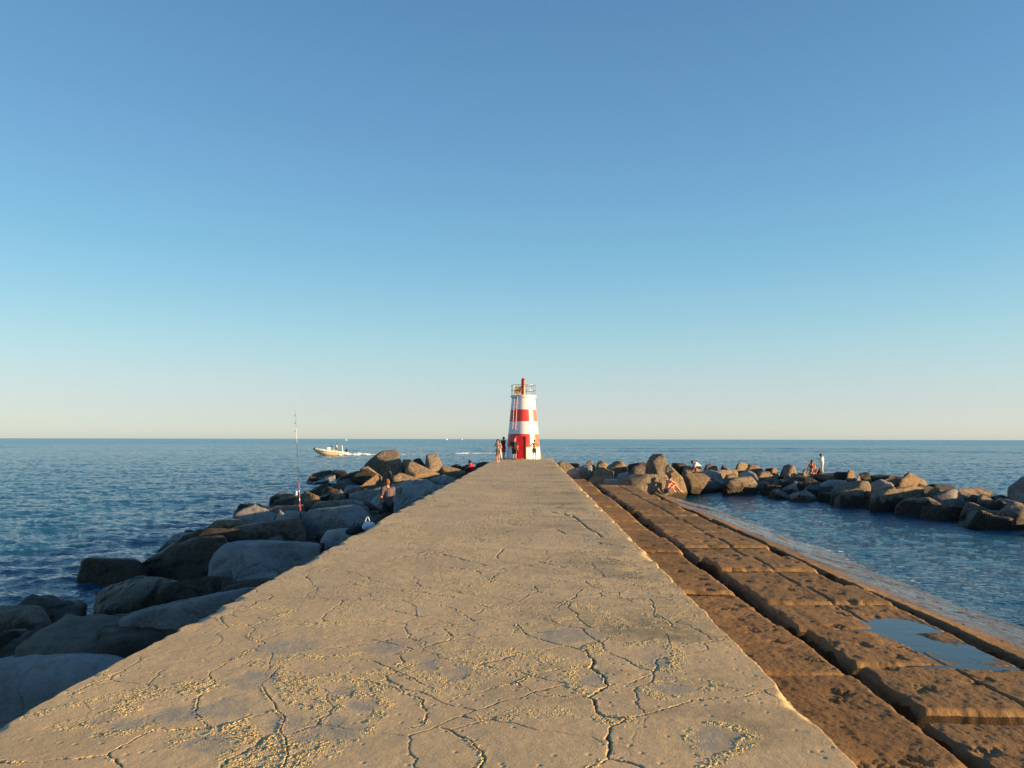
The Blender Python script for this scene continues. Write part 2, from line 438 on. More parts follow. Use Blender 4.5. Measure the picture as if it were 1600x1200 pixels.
def build_deck():
    parts = []
    a = [-8.0]
    while a[-1] < 2.9: a.append(a[-1] + 0.35)
    b = [a[-1]]
    while b[-1] < 9.0: b.append(b[-1] + max(0.0062, 0.30 * b[-1] ** 2 / 1229))
    c = [b[-1]]
    while c[-1] < 64.6: c.append(c[-1] + 0.36 * c[-1] ** 2 / 1229)
    c[-1] = 64.6
    Vs = []; Fs = []; base = 0; extra = []; cr_ = []; cu_ = []; wo_ = []
    for ys, ncol in ((a, 60), (b, 900), (c, 460)):
        ys = np.array(ys); xs = np.linspace(XL, XR, ncol)
        V, ck, cu, wo = deck_part(xs, ys)
        nr, nc = V.shape[:2]
        Vs.append(V.reshape(-1, 3)); Fs.append(grid_faces(nr, nc, base)); base += nr * nc
        cr_.append(ck.ravel()); cu_.append(cu.ravel()); wo_.append(wo.ravel())
        sides = [(V[:, 0].copy(), True), (V[:, -1].copy(), False)]
        if ys[-1] > 60: sides.append((V[-1, :].copy(), True))
        for row, flip in sides:
            lv = []
            for zz in (1.45, 1.1, 0.6, 0.0, -0.8):
                q = row.copy(); q[:, 2] = zz
                q[:, 0] += 0.03 * (fbm2(q[:, 1] * 3, q[:, 2] * 3 + q[:, 0], 66, 3) - 0.5)
                lv.append(q)
            V2 = np.concatenate([row] + lv); f = grid_faces(6, len(row), base)
            Vs.append(V2); Fs.append(f if flip else f[:, ::-1]); base += len(V2)
            z0 = np.zeros(len(V2)); cr_.append(z0); cu_.append(z0 + .2); wo_.append(z0)
    me = np_mesh('walkway', np.concatenate(Vs), np.concatenate(Fs))
    attr(me, 'crack', np.concatenate(cr_)); attr(me, 'crust', np.concatenate(cu_)); attr(me, 'worn', np.concatenate(wo_))
    deck_finish(me)
def deck_part(xs, ys):
    X, Y = np.meshgrid(xs, ys)
    shp = X.shape
    wx = X + 0.05 * (fbm2(X * 5, Y * 5, 1, 3) - 0.5) + 0.032 * (fbm2(X * 26, Y * 26, 2, 3, .65) - 0.5)
    wy = Y + 0.05 * (fbm2(X * 5 + 9, Y * 5, 3, 3) - 0.5) + 0.032 * (fbm2(X * 26, Y * 26 + 4, 4, 3, .65) - 0.5)
    z = 0.016 * (fbm2(X * 0.7, Y * 0.7, 5, 3) - 0.5) + 0.006 * (fbm2(X * 5, Y * 5, 6, 3) - 0.5)
    crack = np.zeros(shp); crust = np.zeros(shp); smooth = np.zeros(shp)
    def win(pts, pad):
        p = np.array(pts)
        i0 = max(0, np.searchsorted(ys, p[:, 1].min() - pad) - 1); i1 = min(len(ys), np.searchsorted(ys, p[:, 1].max() + pad) + 1)
        j0 = max(0, np.searchsorted(xs, p[:, 0].min() - pad) - 1); j1 = min(len(xs), np.searchsorted(xs, p[:, 0].max() + pad) + 1)
        return slice(i0, i1), slice(j0, j1)
    # hairline network
    f1, e, v = voro2(wx * 1.15 + .35 * fbm2(X * 2.2, Y * 2.2, 39, 3), wy * 1.15 + .35 * fbm2(X * 2.2 + 7, Y * 2.2, 38, 3), 40)
    hz = sstep(0.28, 0.46, fbm2(X * 0.8, Y * 0.5, 44, 3))
    hl = np.exp(-(e / 0.010) ** 2) * hz
    f1, e2, v2 = voro2(wx * 2.3 + 3, wy * 4.2, 41)
    zone = sstep(5.6, 6.6, Y) * sstep(0.43, 0.56, fbm2(X * 1.4, Y * 1.1, 45, 3))
    hl2 = np.exp(-(e2 / (0.014 + 0.0006 * Y)) ** 2) * zone * sstep(0.35, 0.55, fbm2(X * 5, Y * 5, 46, 2))
    crack = np.maximum(crack, 0.6 * hl); crack = np.maximum(crack, 0.95 * hl2)
    z += -0.0055 * hl - 0.009 * hl2 + 0.003 * np.exp(-(e2 / 0.06) ** 2) * zone
    g = fbm2(X * 85, Y * 85, 8, 2); g2, ge, gv = voro2(X * 62, Y * 62, 9)
    gran = 0.55 * gv + 0.45 * g - 0.4 * np.exp(-(ge / 0.12) ** 2)
    for r, hgt, pl in BANDS:
        pts = W(pl); sl = win(pts, r * 3)
        n = fbm2(X[sl] * 9, Y[sl] * 9, 12, 3)
        D = polydist(wx[sl], wy[sl], pts) / (r * (0.6 + 2.3 * n))
        m = 1 - sstep(0.45, 1.15, D)
        m = m * (0.25 + 0.75 * sstep(0.38, 0.50, fbm2(X[sl] * 20, Y[sl] * 20, 13, 3)))
        crust[sl] = np.maximum(crust[sl], m * min(1, hgt / 0.011))
        z[sl] += 0
    # thin sprinkling of crust over the rest
    rz = sstep(0.56, 0.66, fbm2(X * 1.3, Y * 0.9, 47, 4)) * sstep(0.5, 0.6, fbm2(X * 14, Y * 14, 48, 2)) * sstep(5.0, 8.0, Y)
    crust = np.maximum(crust, 0.55 * rz)
    for px, py, rx, ry in SMOOTH:
        c = onz(px, py, DECK_Z)
        n = fbm2(X * 7, Y * 7, 14, 3) if False else None
        sl = win([(c.x - rx, c.y - ry * 3), (c.x + rx, c.y + ry * 3)], 0.1)
        nn = fbm2(X[sl] * 7, Y[sl] * 7, 15, 3)
        D = np.hypot((wx[sl] - c.x) / rx, (wy[sl] - c.y) / (ry * 2.0)) / (0.45 + 1.1 * nn)
        m = (1 - sstep(0.55, 1.12, D)) * (.55 + .45 * sstep(.35, .6, fbm2(X[sl] * 16, Y[sl] * 16, 19, 3)))
        smooth[sl] = np.maximum(smooth[sl], m)
    crust = crust * (1 - smooth)
    z += crust * (0.0005 + 0.007 * gran) - 0.0012 * smooth
    # pock marks
    p1, _, pv = voro2(X * 13, Y * 13, 50)
    z -= 0.005 * np.exp(-(p1 / 0.13) ** 2) * (pv > 0.87) * (1 - smooth)
    for hw, dep, pl in CRACKS:
        pts = W(pl); sl = win(pts, 0.25)
        D = polydist(wx[sl], wy[sl], pts) if hw > .0051 else polydist(X[sl] + .15 * (wx[sl] - X[sl]), Y[sl] + .15 * (wy[sl] - Y[sl]), pts)
        br = 0.10 + 0.85 * fbm2(X[sl] * 13, Y[sl] * 13, 16, 3) ** 1.3
        k = np.maximum(1.0, 0.0012 * Y[sl] ** 2 / (hw * 8))
        c = np.exp(-(D / (hw * br * k)) ** 2)
        crack[sl] = np.maximum(crack[sl], c * (.45 + .8 * fbm2(X[sl] * 6, Y[sl] * 6, 20, 2)).clip(0, 1))
        lip = np.exp(-(D / 0.022) ** 2) * sstep(0.46, 0.6, fbm2(X[sl] * 7, Y[sl] * 7, 18, 2))
        z[sl] += -dep * c + 0.007 * lip * (0.1 + gran[sl])
        crust[sl] = np.maximum(crust[sl], 0.75 * lip)
    # worn and chipped long edges
    for sgn, xe in ((-1, XL), (1, XR)):
        e = np.abs(X - xe)
        chip = sstep(0.50, 0.72, fbm2(Y * 1.6, X * 0 + sgn, 60 + sgn, 4)) * 0.06 + 0.012
        z -= 0.05 * np.exp(-(e / chip) ** 2) * (0.3 + fbm2(X * 9, Y * 9, 61, 3))
        off = 0.085 * (fbm2(ys * 2.2, ys * 0 + 3.3, 62 + sgn, 5, 0.65) - 0.45) * sgn
        w = np.exp(-(e / 0.06))
        X = X - w * np.maximum(off, -0.02 if sgn > 0 else off)[:, None] if sgn > 0 else X - w * off[:, None]
    return np.stack([X, Y, z + DECK_Z], -1), crack, crust, smooth
def deck_finish(me):
    t = NT('weathered concrete'); p = t.pos(); s = t.sep(p)
    big = t.noise(0.55, 5, 0.6, p); mid = t.noise(3.2, 6, 0.65, p); fine = t.noise(70, 5, 0.75, p)
    col = t.mix(t.map(big, 0.3, 0.7), (0.385, 0.308, 0.180), (0.54, 0.425, 0.245))
    col = t.mix(t.map(mid, 0.45, 0.75, 0, 0.6), col, (0.38, 0.32, 0.19))
    # damp, darker greenish stains towards the seaward edge
    st = t.noise(0.9, 6, 0.65, t.scl(p, (0.55, 1.5, 1)))
    ex = t.map(s[0], -0.9, 1.3, 0.0, 0.85)
    stm = t.math('MULTIPLY', t.map(st, 0.46, 0.62), ex)
    col = t.mix(stm, col, (0.17, 0.155, 0.095))
    edge = t.map(t.math('ADD', s[0], t.math('MULTIPLY', st, 0.5)), 1.45, 1.72)
    col = t.mix(t.math('MULTIPLY', edge, 0.5), col, (0.56, 0.42, 0.22))
    crust_c = t.mix(t.map(fine, 0.3, 0.7), (0.56, 0.43, 0.19), (0.78, 0.62, 0.30))
    col = t.mix(t.math('MULTIPLY', t.at('crust'), 1.0, clamp=True), col, crust_c)
    col = t.mix(t.math('MULTIPLY', t.at('worn'), 0.95), col, (0.31, 0.28, 0.205))
    col = t.mix(t.map(fine, 0.62, 0.75, 0, 0.35), col, (0.14, 0.11, 0.08))
    col = t.mix(t.math('MULTIPLY', t.at('crack'), 0.85), col, (0.05, 0.038, 0.028))
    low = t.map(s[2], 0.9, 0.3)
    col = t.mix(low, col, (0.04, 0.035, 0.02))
    h = t.math('ADD', t.math('MULTIPLY', fine, 0.5), t.math('MULTIPLY', t.noise(260, 3, 0.7, p), 0.25))
    h = t.math('ADD', h, t.math('MULTIPLY', t.noise(14, 5, 0.65, p), 1.2))
    cv = t.voro(95, 'F1', p)
    h = t.math('SUBTRACT', h, t.math('MULTIPLY', t.math('MULTIPLY', cv, t.at('crust')), 1.3))
    col = t.mix(t.math('MULTIPLY', t.map(cv, 0.5, 0.9), t.at('crust')), col, (0.34, 0.26, 0.15))
    m = t.set(color=col, rough=t.map(t.at('worn'), 0, 1, 0.85, 0.6), normal=t.bump(h, 0.0075), spec=0.35)
    link('walkway', me, m, kind='structure', label='long cracked tan concrete walkway leading to the lighthouse')
build_deck()

# ------------------------------------------------------------ stepped block apron on the right
def block_mat():
    t = NT('brown weathered block'); p = t.pos(); s = t.sep(p)
    rnd = t.n('ObjectInfo').outputs['Random']
    big = t.noise(1.1, 5, 0.6, p); mid = t.noise(6, 7, 0.7, p); fine = t.noise(48, 6, 0.75, p)
    col = t.mix(t.map(big, 0.3, 0.7), (0.145, 0.091, 0.040), (0.225, 0.143, 0.064))
    col = t.mix(t.map(mid, 0.5, 0.8, 0, 0.7), col, (0.27, 0.165, 0.058))
    col = t.mix(t.map(mid, 0.46, 0.25, 0, 0.7), col, (0.075, 0.045, 0.022))
    col = t.mix(t.map(fine, 0.58, 0.72, 0, 0.6), col, (0.06, 0.038, 0.02))
    col = t.mix(t.map(t.noise(0.8, 4, 0.6, p), 0.52, 0.68, 0, 0.5), col, (0.10, 0.075, 0.032))
    col = t.mix(1.0, col, t.map(rnd, 0, 1, 0.80, 1.18), 'MULTIPLY')
    col = t.mix(t.math('MULTIPLY', t.at('rim_lit'), 0.8), col, (0.34, 0.225, 0.10))
    col = t.mix(t.math('MULTIPLY', t.at('joint'), 0.8), col, (0.035, 0.022, 0.012))  # dark joint walls, plus left-edge shade put into the colour
    wet = t.math('ADD', t.map(s[0], 6.1, 6.9), t.map(t.noise(1.0, 6, 0.6, t.scl(p, (3.4, 0.35, 1))), 0.35, 0.65, -0.45, 0.5), clamp=True)
    wet = t.math('MULTIPLY', wet, t.map(s[0], 6.0, 6.3), clamp=True)
    pud = t.map(t.math('ADD', t.at('wet'), t.map(t.noise(3.0, 5, 0.6, p), 0.3, 0.7, -0.25, 0.25)), 0.35, 0.6)
    wet2 = t.math('MAXIMUM', wet, t.math('MULTIPLY', pud, 0.6))
    col = t.mix(t.math('MULTIPLY', wet2, 0.85), col, (0.055, 0.042, 0.03))
    h = t.math('ADD', mid, t.math('MULTIPLY', fine, 0.35))
    dry = t.bump(h, 0.032)
    bn = t.n('Bump'); bn.inputs['Distance'].default_value = 0.032; t.l(h, bn.inputs['Height']); t.l(t.map(wet, 0, 1, 1.0, 0.12), bn.inputs['Strength'])
    return t.set(color=col, rough=t.map(wet2, 0, 1, 0.9, 0.09), normal=bn.outputs[0], spec=t.map(wet, 0, 1, 0.3, 0.6))
MAT['block'] = block_mat()
PUDDLES = [(4.72, 10.15, .45, .50), (4.74, 8.95, .40, .62), (4.40, 9.5, .28, .38), (4.95, 7.62, .30, .34)]
def block(x0, x1, y0, y1, zt, seed, er=(.05, .05, .04), slope=0.0, seam=None, bot=-0.9, thick_lip=0.0):
    """one weathered cast block: er = erosion width of left edge, right edge, end edges"""
    res = min(0.07, max(0.014, y0 * 0.0022))
    nx = int((x1 - x0) / res) + 2; ny = int((y1 - y0) / (res * 1.3)) + 2
    u = np.linspace(0, 1, nx); v = np.linspace(0, 1, ny)
    U, Vv = np.meshgrid(u, v)
    X = x0 + U * (x1 - x0); Y = y0 + Vv * (y1 - y0)
    S = seed * 31
    # ragged outline
    wL = 0.24 * (fbm2(Y * 1.1, Y * 0, S + 1, 4, .6) - 0.5); wR = 0.24 * (fbm2(Y * 1.1, Y * 0 + 5, S + 2, 4, .6) - 0.5)
    wB = 0.10 * (fbm2(X * 2, X * 0, S + 3, 4, .6) - 0.5); wT = 0.10 * (fbm2(X * 2, X * 0 + 5, S + 4, 4, .6) - 0.5)
    Xw = X + wL * (1 - U) * (er[0] > .06) * 1.0 + wR * U * (er[1] > .06); Yw = Y + wB * (1 - Vv) + wT * Vv
    dl = (Xw - x0 - 0.0) ; dr = (x1 - Xw); db = Y - y0; dt = y1 - Y
    nz = fbm2(Xw * 7, Yw * 7, S + 5, 4, .6)
    z = zt + 0.03 * (fbm2(Xw * 1.1, Yw * 1.1, S + 6, 3) - 0.5) + 0.022 * (nz - 0.5) + 0.010 * (fbm2(Xw * 30, Yw * 30, S + 7, 3) - 0.5)
    pit, _, pv = voro2(Xw * 3.3 + nz, Yw * 3.3 + nz, S + 8)
    z -= 0.028 * np.exp(-(pit / (0.08 + 0.25 * pv)) ** 2) * (pv > 0.7) * (nz > .45)
    if slope:
        z += (0.10 * (fbm2(Xw * .9, Yw * .5, 777, 4) - 0.5) + 0.035 * (fbm2(Xw * 4, Yw * 1.2, 778, 4) - 0.5)) * sstep(0.3, 1.2, Xw - x0)
    z += slope * (Xw - x0) + (h2(np.array([seed]), np.array([3]))[0] - .5) * .03 * (Yw - y0)
    def rnd(d, w, dep):
        q = np.clip(1 - d / (w * (0.4 + 1.3 * nz)), 0, 1)
        return dep * q * q
    z -= rnd(dl, er[0], min(.22, er[0] * 1.2)) + rnd(dr, er[1], min(.16, er[1])) + rnd(db, er[2], er[2]) + rnd(dt, er[2], er[2])
    de = np.minimum(np.minimum(db, dt), np.minimum(dr, dl) if er[0] > .06 else dr)
    rim_lit = np.exp(-(de / .05) ** 2) * sstep(.4, .55, nz)  # crumbly block edges, their sunlit brightness painted into the colour
    wet = np.zeros(X.shape)
    if seam is not None:
        z -= 0.03 * np.exp(-((Xw - seam - 0.02 * (fbm2(Yw * 2, Yw * 0, 5, 3) - .5)) / (0.010 + 0.0008 * y0)) ** 2)
        for cx, cy, rx, ry in PUDDLES:
            q = np.exp(-(((Xw - cx) / rx) ** 2 + ((Yw - cy) / ry) ** 2) ** 1.2) * (.5 + fbm2(Xw * 2.5, Yw * 1.6, 91, 4))
            z -= 0.035 * q; wet = np.maximum(wet, q)
    top = np.stack([Xw, Yw, z], -1)
    Vs = [top.reshape(-1, 3)]; Fs = [grid_faces(ny, nx)]; base = nx * ny; ex = 0
    for row, fl in ((top[:, 0], True), (top[:, -1], False), (top[-1], True), (top[0], False)):
        lv = [row]
        for dz in (0.08, 0.2, 0.4):
            b = row.copy(); b[:, 2] = row[:, 2] - dz
            b[:, 0] += 0.06 * (fbm2(b[:, 1] * 4 + dz * 20, b[:, 0] * 4, S + 9, 3) - 0.5)
            lv.append(b)
        b = row.copy(); b[:, 2] = bot; lv.append(b)
        V2 = np.concatenate(lv); f = grid_faces(5, len(row), base)
        Vs.append(V2); Fs.append(f if fl else f[:, ::-1]); base += len(V2); ex += len(V2)
    me = np_mesh('concrete_block', np.concatenate(Vs), np.concatenate(Fs))
    attr(me, 'wet', np.concatenate([wet.ravel(), np.zeros(ex)]))
    attr(me, 'rim_lit', np.concatenate([rim_lit.ravel(), np.zeros(ex)]))
    attr(me, 'joint', np.concatenate([(sstep(.02, .07, rnd(dl, er[0], min(.22, er[0] * 1.2))) * (er[0] > .06)).ravel() * .8, np.ones(ex)]))  # walls get joint dirt, the eroded left edge gets painted shade
    return me
ORD = ['first','second','third','fourth','fifth','sixth','seventh','eighth','ninth','tenth','eleventh','twelfth','thirteenth','fourteenth','fifteenth',
 'sixteenth','seventeenth','eighteenth','nineteenth','twentieth','twenty-first','twenty-second','twenty-third','twenty-fourth','twenty-fifth','twenty-sixth',
 'twenty-seventh','twenty-eighth','twenty-ninth','thirtieth','thirty-first','thirty-second']
random.seed(5)
def rows():
    # inner row beside the walkway
    y = 3.22; i = 0
    while y < 43.5:
        L = 2.03 + random.uniform(-.06, .06)
        if i < 23:
            me = block(1.635, 2.99 + random.uniform(-.03, .03), y + .06, y + L - .06, 1.10 + random.uniform(-.035, .03), 100 + i, (.03, .12, .055))
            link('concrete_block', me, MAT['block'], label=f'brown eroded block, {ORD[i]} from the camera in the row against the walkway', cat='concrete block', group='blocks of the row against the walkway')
        y += L; i += 1
    y = 3.9; i = 0
    while y < 39.5:
        L = 1.47 + random.uniform(-.10, .10) 
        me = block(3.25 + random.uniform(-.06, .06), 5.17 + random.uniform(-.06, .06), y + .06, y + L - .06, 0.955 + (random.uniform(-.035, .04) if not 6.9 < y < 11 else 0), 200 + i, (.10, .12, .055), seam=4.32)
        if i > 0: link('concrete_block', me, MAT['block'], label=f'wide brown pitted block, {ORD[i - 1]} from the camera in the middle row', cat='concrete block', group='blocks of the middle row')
        y += L; i += 1
    y = 5.4; i = 0
    while y < 38:
        L = 2.9 + random.uniform(-.15, .15)
        w = 10.6 if y < 34 else 9.5
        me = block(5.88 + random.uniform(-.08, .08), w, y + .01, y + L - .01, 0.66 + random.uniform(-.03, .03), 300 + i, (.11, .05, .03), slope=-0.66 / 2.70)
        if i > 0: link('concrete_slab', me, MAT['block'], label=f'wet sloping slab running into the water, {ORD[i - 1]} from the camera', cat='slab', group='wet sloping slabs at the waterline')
        y += L; i += 1
rows()
# rubble bed under the blocks and beyond their far end
def sheet(name, xs, ys, fz, mat, **k):
    X, Y = np.meshgrid(xs, ys)
    V = np.stack([X, Y, fz(X, Y)], -1).reshape(-1, 3)
    return link(name, np_mesh(name, V, grid_faces(len(ys), len(xs))), mat, **k)
sheet('ground', np.linspace(1.65, 6.3, 70), np.linspace(-4, 56, 300),
      lambda X, Y: 0.72 + 0.16 * (fbm2(X * 2, Y * 2, 90, 4) - 0.5) - 0.35 * (X > 5.1), MAT['rock_dark'], kind='structure', label='dark rubble bed below the concrete blocks')
# puddles
def puddles():
    t = NT('puddle water'); p = t.pos()
    m = t.set(color=(0.03, 0.03, 0.03), rough=0.05, ior=1.33, normal=t.bump(t.noise(5, 3, 0.6, p), 0.003))
    for (poly, zz, lab) in (
        ([(3.9, 10.9), (4.4, 11.3), (5.02, 11.0), (5.06, 9.9), (5.04, 8.9), (5.05, 8.1), (4.7, 8.02), (4.0, 8.1), (3.85, 9.4)], 0.934, 'large bluish puddle lying on the middle row of blocks'),
        ([(4.45, 7.98), (5.05, 7.98), (5.06, 7.1), (4.7, 7.0), (4.45, 7.4)], 0.932, 'smaller puddle nearer the camera on the middle row')):
        bm = bmesh.new()
        vs_ = [bm.verts.new((x, y, zz)) for x, y in poly]
        bm.faces.new(vs_)
        bmesh.ops.recalc_face_normals(bm, faces=bm.faces)
        me = bpy.data.meshes.new('puddle'); bm.to_mesh(me); bm.free()
        if me.polygons[0].normal.z < 0: me.flip_normals()
        link('puddle', me, m, smooth=False, label=lab, cat='puddle', group='puddles on the blocks')
puddles()

# thin wash where the water meets the sloping slabs, and a splash by the far left rocks
def foam_strip(name, pts, hw, seed, thr, label):
    n_ = len(pts) * 60; m_ = 12
    u = np.linspace(0, len(pts) - 1.0001, n_); k = u.astype(int); f = u - k
    P = np.array(pts); cx = P[k, 0] * (1 - f) + P[k + 1, 0] * f; cy = P[k, 1] * (1 - f) + P[k + 1, 1] * f
    dx = np.gradient(cx); dy = np.gradient(cy); L = np.hypot(dx, dy)
    T = np.linspace(-1, 1, m_)[None, :]
    off = hw * 1.2 * (fbm2(cy * .5, cx * .5, seed, 3) - .5)
    X = cx[:, None] + (dy / L)[:, None] * (T * hw + off[:, None]); Y = cy[:, None] - (dx / L)[:, None] * (T * hw + off[:, None])
    Z = .045 + .05 * fbm2(X * 3, Y * 3, seed + 1, 3) * (1 - T ** 2)
    me = np_mesh(name, np.stack([X, Y, Z], -1).reshape(-1, 3), grid_faces(n_, m_))
    if me.polygons[0].normal.z < 0: me.flip_normals()
    attr(me, 'across', np.repeat(1 - T ** 2, n_, 0).ravel())
    t = NT('foam'); p = t.pos()
    f1 = t.noise(2.2, 8, .75, p); big = t.noise(.35, 3, .5, p)
    al = t.map(t.math('ADD', t.math('ADD', f1, t.math('MULTIPLY', t.at('across'), .12)), t.math('MULTIPLY', big, .35)), thr, thr + .05)
    link(name, me, t.set(color=(.72, .75, .76), rough=.7, alpha=al), kind='structure', label=label)
foam_strip('sea_foam', [(8.75, 7), (8.7, 12), (8.65, 18), (8.7, 26), (8.6, 34), (8.9, 40)], .45, 51, .88, 'thin broken line of foam where the lagoon washes the sloping slabs')
foam_strip('sea_foam', [(-16.8, 57), (-15.9, 59.5), (-15.2, 62.5), (-14.9, 64)], .8, 53, .76, 'white splash among the farthest left rocks')

# ------------------------------------------------------------ boulders
def hull_planes(pts):
    bm = bmesh.new()
    for p in pts: bm.verts.new(p)
    bmesh.ops.convex_hull(bm, input=bm.verts)
    c = sum((Vector(p) for p in pts), Vector()) / len(pts)
    hv = [v for v in bm.verts if v.link_faces]
    c = sum((v.co for v in hv), Vector()) / len(hv)
    pl = []
    bmesh.ops.recalc_face_normals(bm, faces=bm.faces)
    for f in bm.faces:
        n = f.normal.copy()
        if n.length < 0.5: continue
        d = n.dot(f.verts[0].co - c)
        if d < 0: n = -n; d = -d
        pl.append((n.x, n.y, n.z, max(d, 0.02)))
    lo = Vector([min(v.co[i] for v in hv) for i in range(3)]); hi = Vector([max(v.co[i] for v in hv) for i in range(3)])
    bm.free()
    return c, np.array(pl), hi - lo
_ico = {}
def ico(sub):
    if sub not in _ico:
        bm = bmesh.new(); bmesh.ops.create_icosphere(bm, subdivisions=sub, radius=1)
        V = np.array([v.co[:] for v in bm.verts]); Fc = np.array([[v.index for v in f.verts] for f in bm.faces]); bm.free()
        _ico[sub] = (V, Fc)
    return _ico[sub]
def rock_mesh(pl, c, ext, sub, seed, k=16.0, rough=0.05):
    V, Fc = ico(sub)
    u = V * np.array(ext)[None, :] ** 0.7
    u = u / np.linalg.norm(u, axis=1)[:, None]
    dots = np.maximum(u @ pl[:, :3].T, 1e-4)
    inv = (dots / pl[None, :, 3])
    mx = inv.max(1)
    r = 1.0 / (mx * (((inv / mx[:, None]) ** k).sum(1)) ** (1 / k))
    P = u * r[:, None]
    sz = float(np.mean(ext))
    W_ = P + np.array(c)[None, :] + seed * 7.77
    d = (fbm3(W_ * (1.3 / sz ** 0.5), seed, 3) - 0.5) * 1.3 + (fbm3(W_ * 3.4 / sz ** 0.3, seed + 3, 3, .6) - 0.5) * 1.0
    rid = 1 - np.abs(fbm3(W_ * np.array([[.8, .8, 1.6]]) * (1.6 / sz ** 0.5), seed + 9, 3) - 0.5) * 2
    d = d - 0.55 * np.clip((rid - 0.90) / 0.1, 0, 1)
    d = d + (fbm3(W_ * 11, seed + 5, 3, .6) - 0.5) * 0.5
    P = P + u * (d * rough * sz * 0.8)[:, None]
    return np_mesh('boulder', P, np.zeros((0, 4), dtype=np.int32), Fc)
def hull2(q):
    q = sorted(set(q))
    def half(a):
        o = []
        for p in a:
            while len(o) > 1 and (o[-1][0] - o[-2][0]) * (p[1] - o[-2][1]) - (o[-1][1] - o[-2][1]) * (p[0] - o[-2][0]) <= 0: o.pop()
            o.append(p)
        return o[:-1]
    return half(q) + half(q[::-1])
_seed = [0]
def rock(Y, dep, outline, mat, label, k=16.0, sub=None, rough=0.05, grp='L', shrink=0.82, top=0.0, bx=0.0, cat='boulder'):
    """boulder from its front outline at distance Y and its real depth; top = how much its rear top edge rises (m), bx = how far its rear shifts to the side"""
    _seed[0] += 1; sd = _seed[0]
    rr = random.Random(sd * 13 + 5)
    q = [(a[0], a[1]) for a in outline]
    xm = sum(a for a, b in q) / len(q)
    if k < 40 and Y > 18: q = [(xm + (a - xm) * 1.12, b) for a, b in q]
    ymx = max(b for a, b in q); ymid = (ymx + min(b for a, b in q)) / 2
    q = hull2([(a, b + (F_PX / Y * 0.4 if b > ymid else 0)) for a, b in q])     # the foot sinks into the pile
    fr = [at(a, b, Y) for a, b in q]
    x0, x1 = min(p.x for p in fr), max(p.x for p in fr); z0, z1 = min(p.z for p in fr), max(p.z for p in fr)
    w, h = x1 - x0, z1 - z0
    D = dep + 0.75 * w
    cc = Vector(((x0 + x1) / 2, Y + 0, (z0 + z1) / 2))
    cp2 = at(sum(a for a, b in q) / len(q), sum(b for a, b in q) / len(q), Y)
    c = cp2 * 1.0; kk = (Y + .55 * D) / Y; c = Vector((cp2.x * kk, cp2.y * kk, CAM_Z + (cp2.z - CAM_Z) * kk))
    pl = []
    def plane(n, p):
        n = n.normalized(); d_ = n.dot(p - c)
        if d_ < 0: n = -n; d_ = -d_
        pl.append((n.x, n.y, n.z, max(d_, .06)))
    eye = Vector((0, 0, CAM_Z))
    for a, b in zip(fr, fr[1:] + fr[:1]):      # sides that run back from the outline
        m_ = (a + b) / 2
        n = (b - a).cross(m_ - eye).normalized()
        if n.dot(c - m_) > 0: n = -n
        n = (n + Vector((0, rr.uniform(-.02, .03), 0))).normalized()
        plane(n, m_ if True else a)
    plane(Vector((rr.uniform(-.3, .3), 1, rr.uniform(0, .4))), Vector((c.x, Y + D, c.z)))
    bias = {'rock_tan': -.30, 'rock_blue': .22, 'rock_dark': .25}.get(mat, .0)
    def dirn(az, t): return Vector((math.sin(az), -math.cos(az), t))
    if k >= 40:
        plane(dirn(math.radians(rr.uniform(34, 46)), rr.uniform(.0, .15)), Vector((x0 + .06 * w, Y + .05, cc.z)))
        plane(dirn(math.radians(-50), .3), Vector((x0 + .06 * w, Y + .05, cc.z)))
    else:
        rx = cc.x + (bias + rr.uniform(-.22, .22)) * w
        t1, t2 = rr.uniform(-.12, .22), rr.uniform(-.12, .22)
        plane(dirn(math.radians(-rr.uniform(14, 44) * (.5 if Y < 18 else 1)), t1), Vector((rx, Y, cc.z)))
        plane(dirn(math.radians(rr.uniform(20, 46) * (.5 if Y < 18 else 1)), t2), Vector((rx, Y, cc.z)))
        plane(Vector((rr.uniform(-.45, .35), -rr.uniform(.35, .7), .8)), Vector((rx, Y + .05 * D, z1 - rr.uniform(.12, .38) * h * (.35 if Y < 18 else 1))))
        for _ in range(1 if Y < 18 else 2):
            plane(Vector((rr.uniform(-.45, .45), -rr.uniform(.5, 1), rr.uniform(-.1, .7))), Vector((rx + rr.uniform(-.3, .3) * w, Y + .04 * D, cc.z + rr.uniform(.0, .3) * h)))
    ext = (w, D, h)
    if sub is None: sub = 5 if Y < 47 else 4
    me = rock_mesh(np.array(pl), c, ext, sub, sd, (k * 4.5 if Y > 18 else k * 1.6), rough)
    o = link('boulder', me, MAT['rock_near_shade' if mat == 'rock_blue' and Y < 24 else mat], label=label, cat=cat, group='boulders of the left breakwater' if grp == 'L' else 'boulders of the right breakwater')
    o.location = c
    return o
R_ = rock
# ---- left breakwater, near to far
R_(7.4, 1.9, [(-190,1080),(-60,1040),(60,1022),(150,1019),(205,1027),(330,1120,.3),(260,1290),(-60,1330),(-260,1260)], 'rock_blue', 'huge smooth grey-blue boulder at the bottom left corner beside the walkway', rough=.05, sub=6)
R_(9.2, 1.5, [(173,1000),(185,968),(240,948),(330,938),(400,915,.6),(425,950,.5),(330,1045),(200,1055),(174,1020)], 'rock_blue', 'long smooth grey-blue boulder wedged against the walkway below the large flat-topped one', rough=.05, sub=6)
R_(11.2, 1.5, [(20,1010),(100,985),(160,974),(205,985),(225,1050),(40,1055)], 'rock_dark', 'low greenish weed-covered boulder behind the huge corner boulder', rough=.05, sub=6)
R_(11.6, 1.6, [(-90,955),(0,946),(60,946),(84,975),(92,1005),(40,1045),(-80,1050)], 'rock', 'rough dark grey boulder at the left frame edge by the water', rough=.05, sub=6)
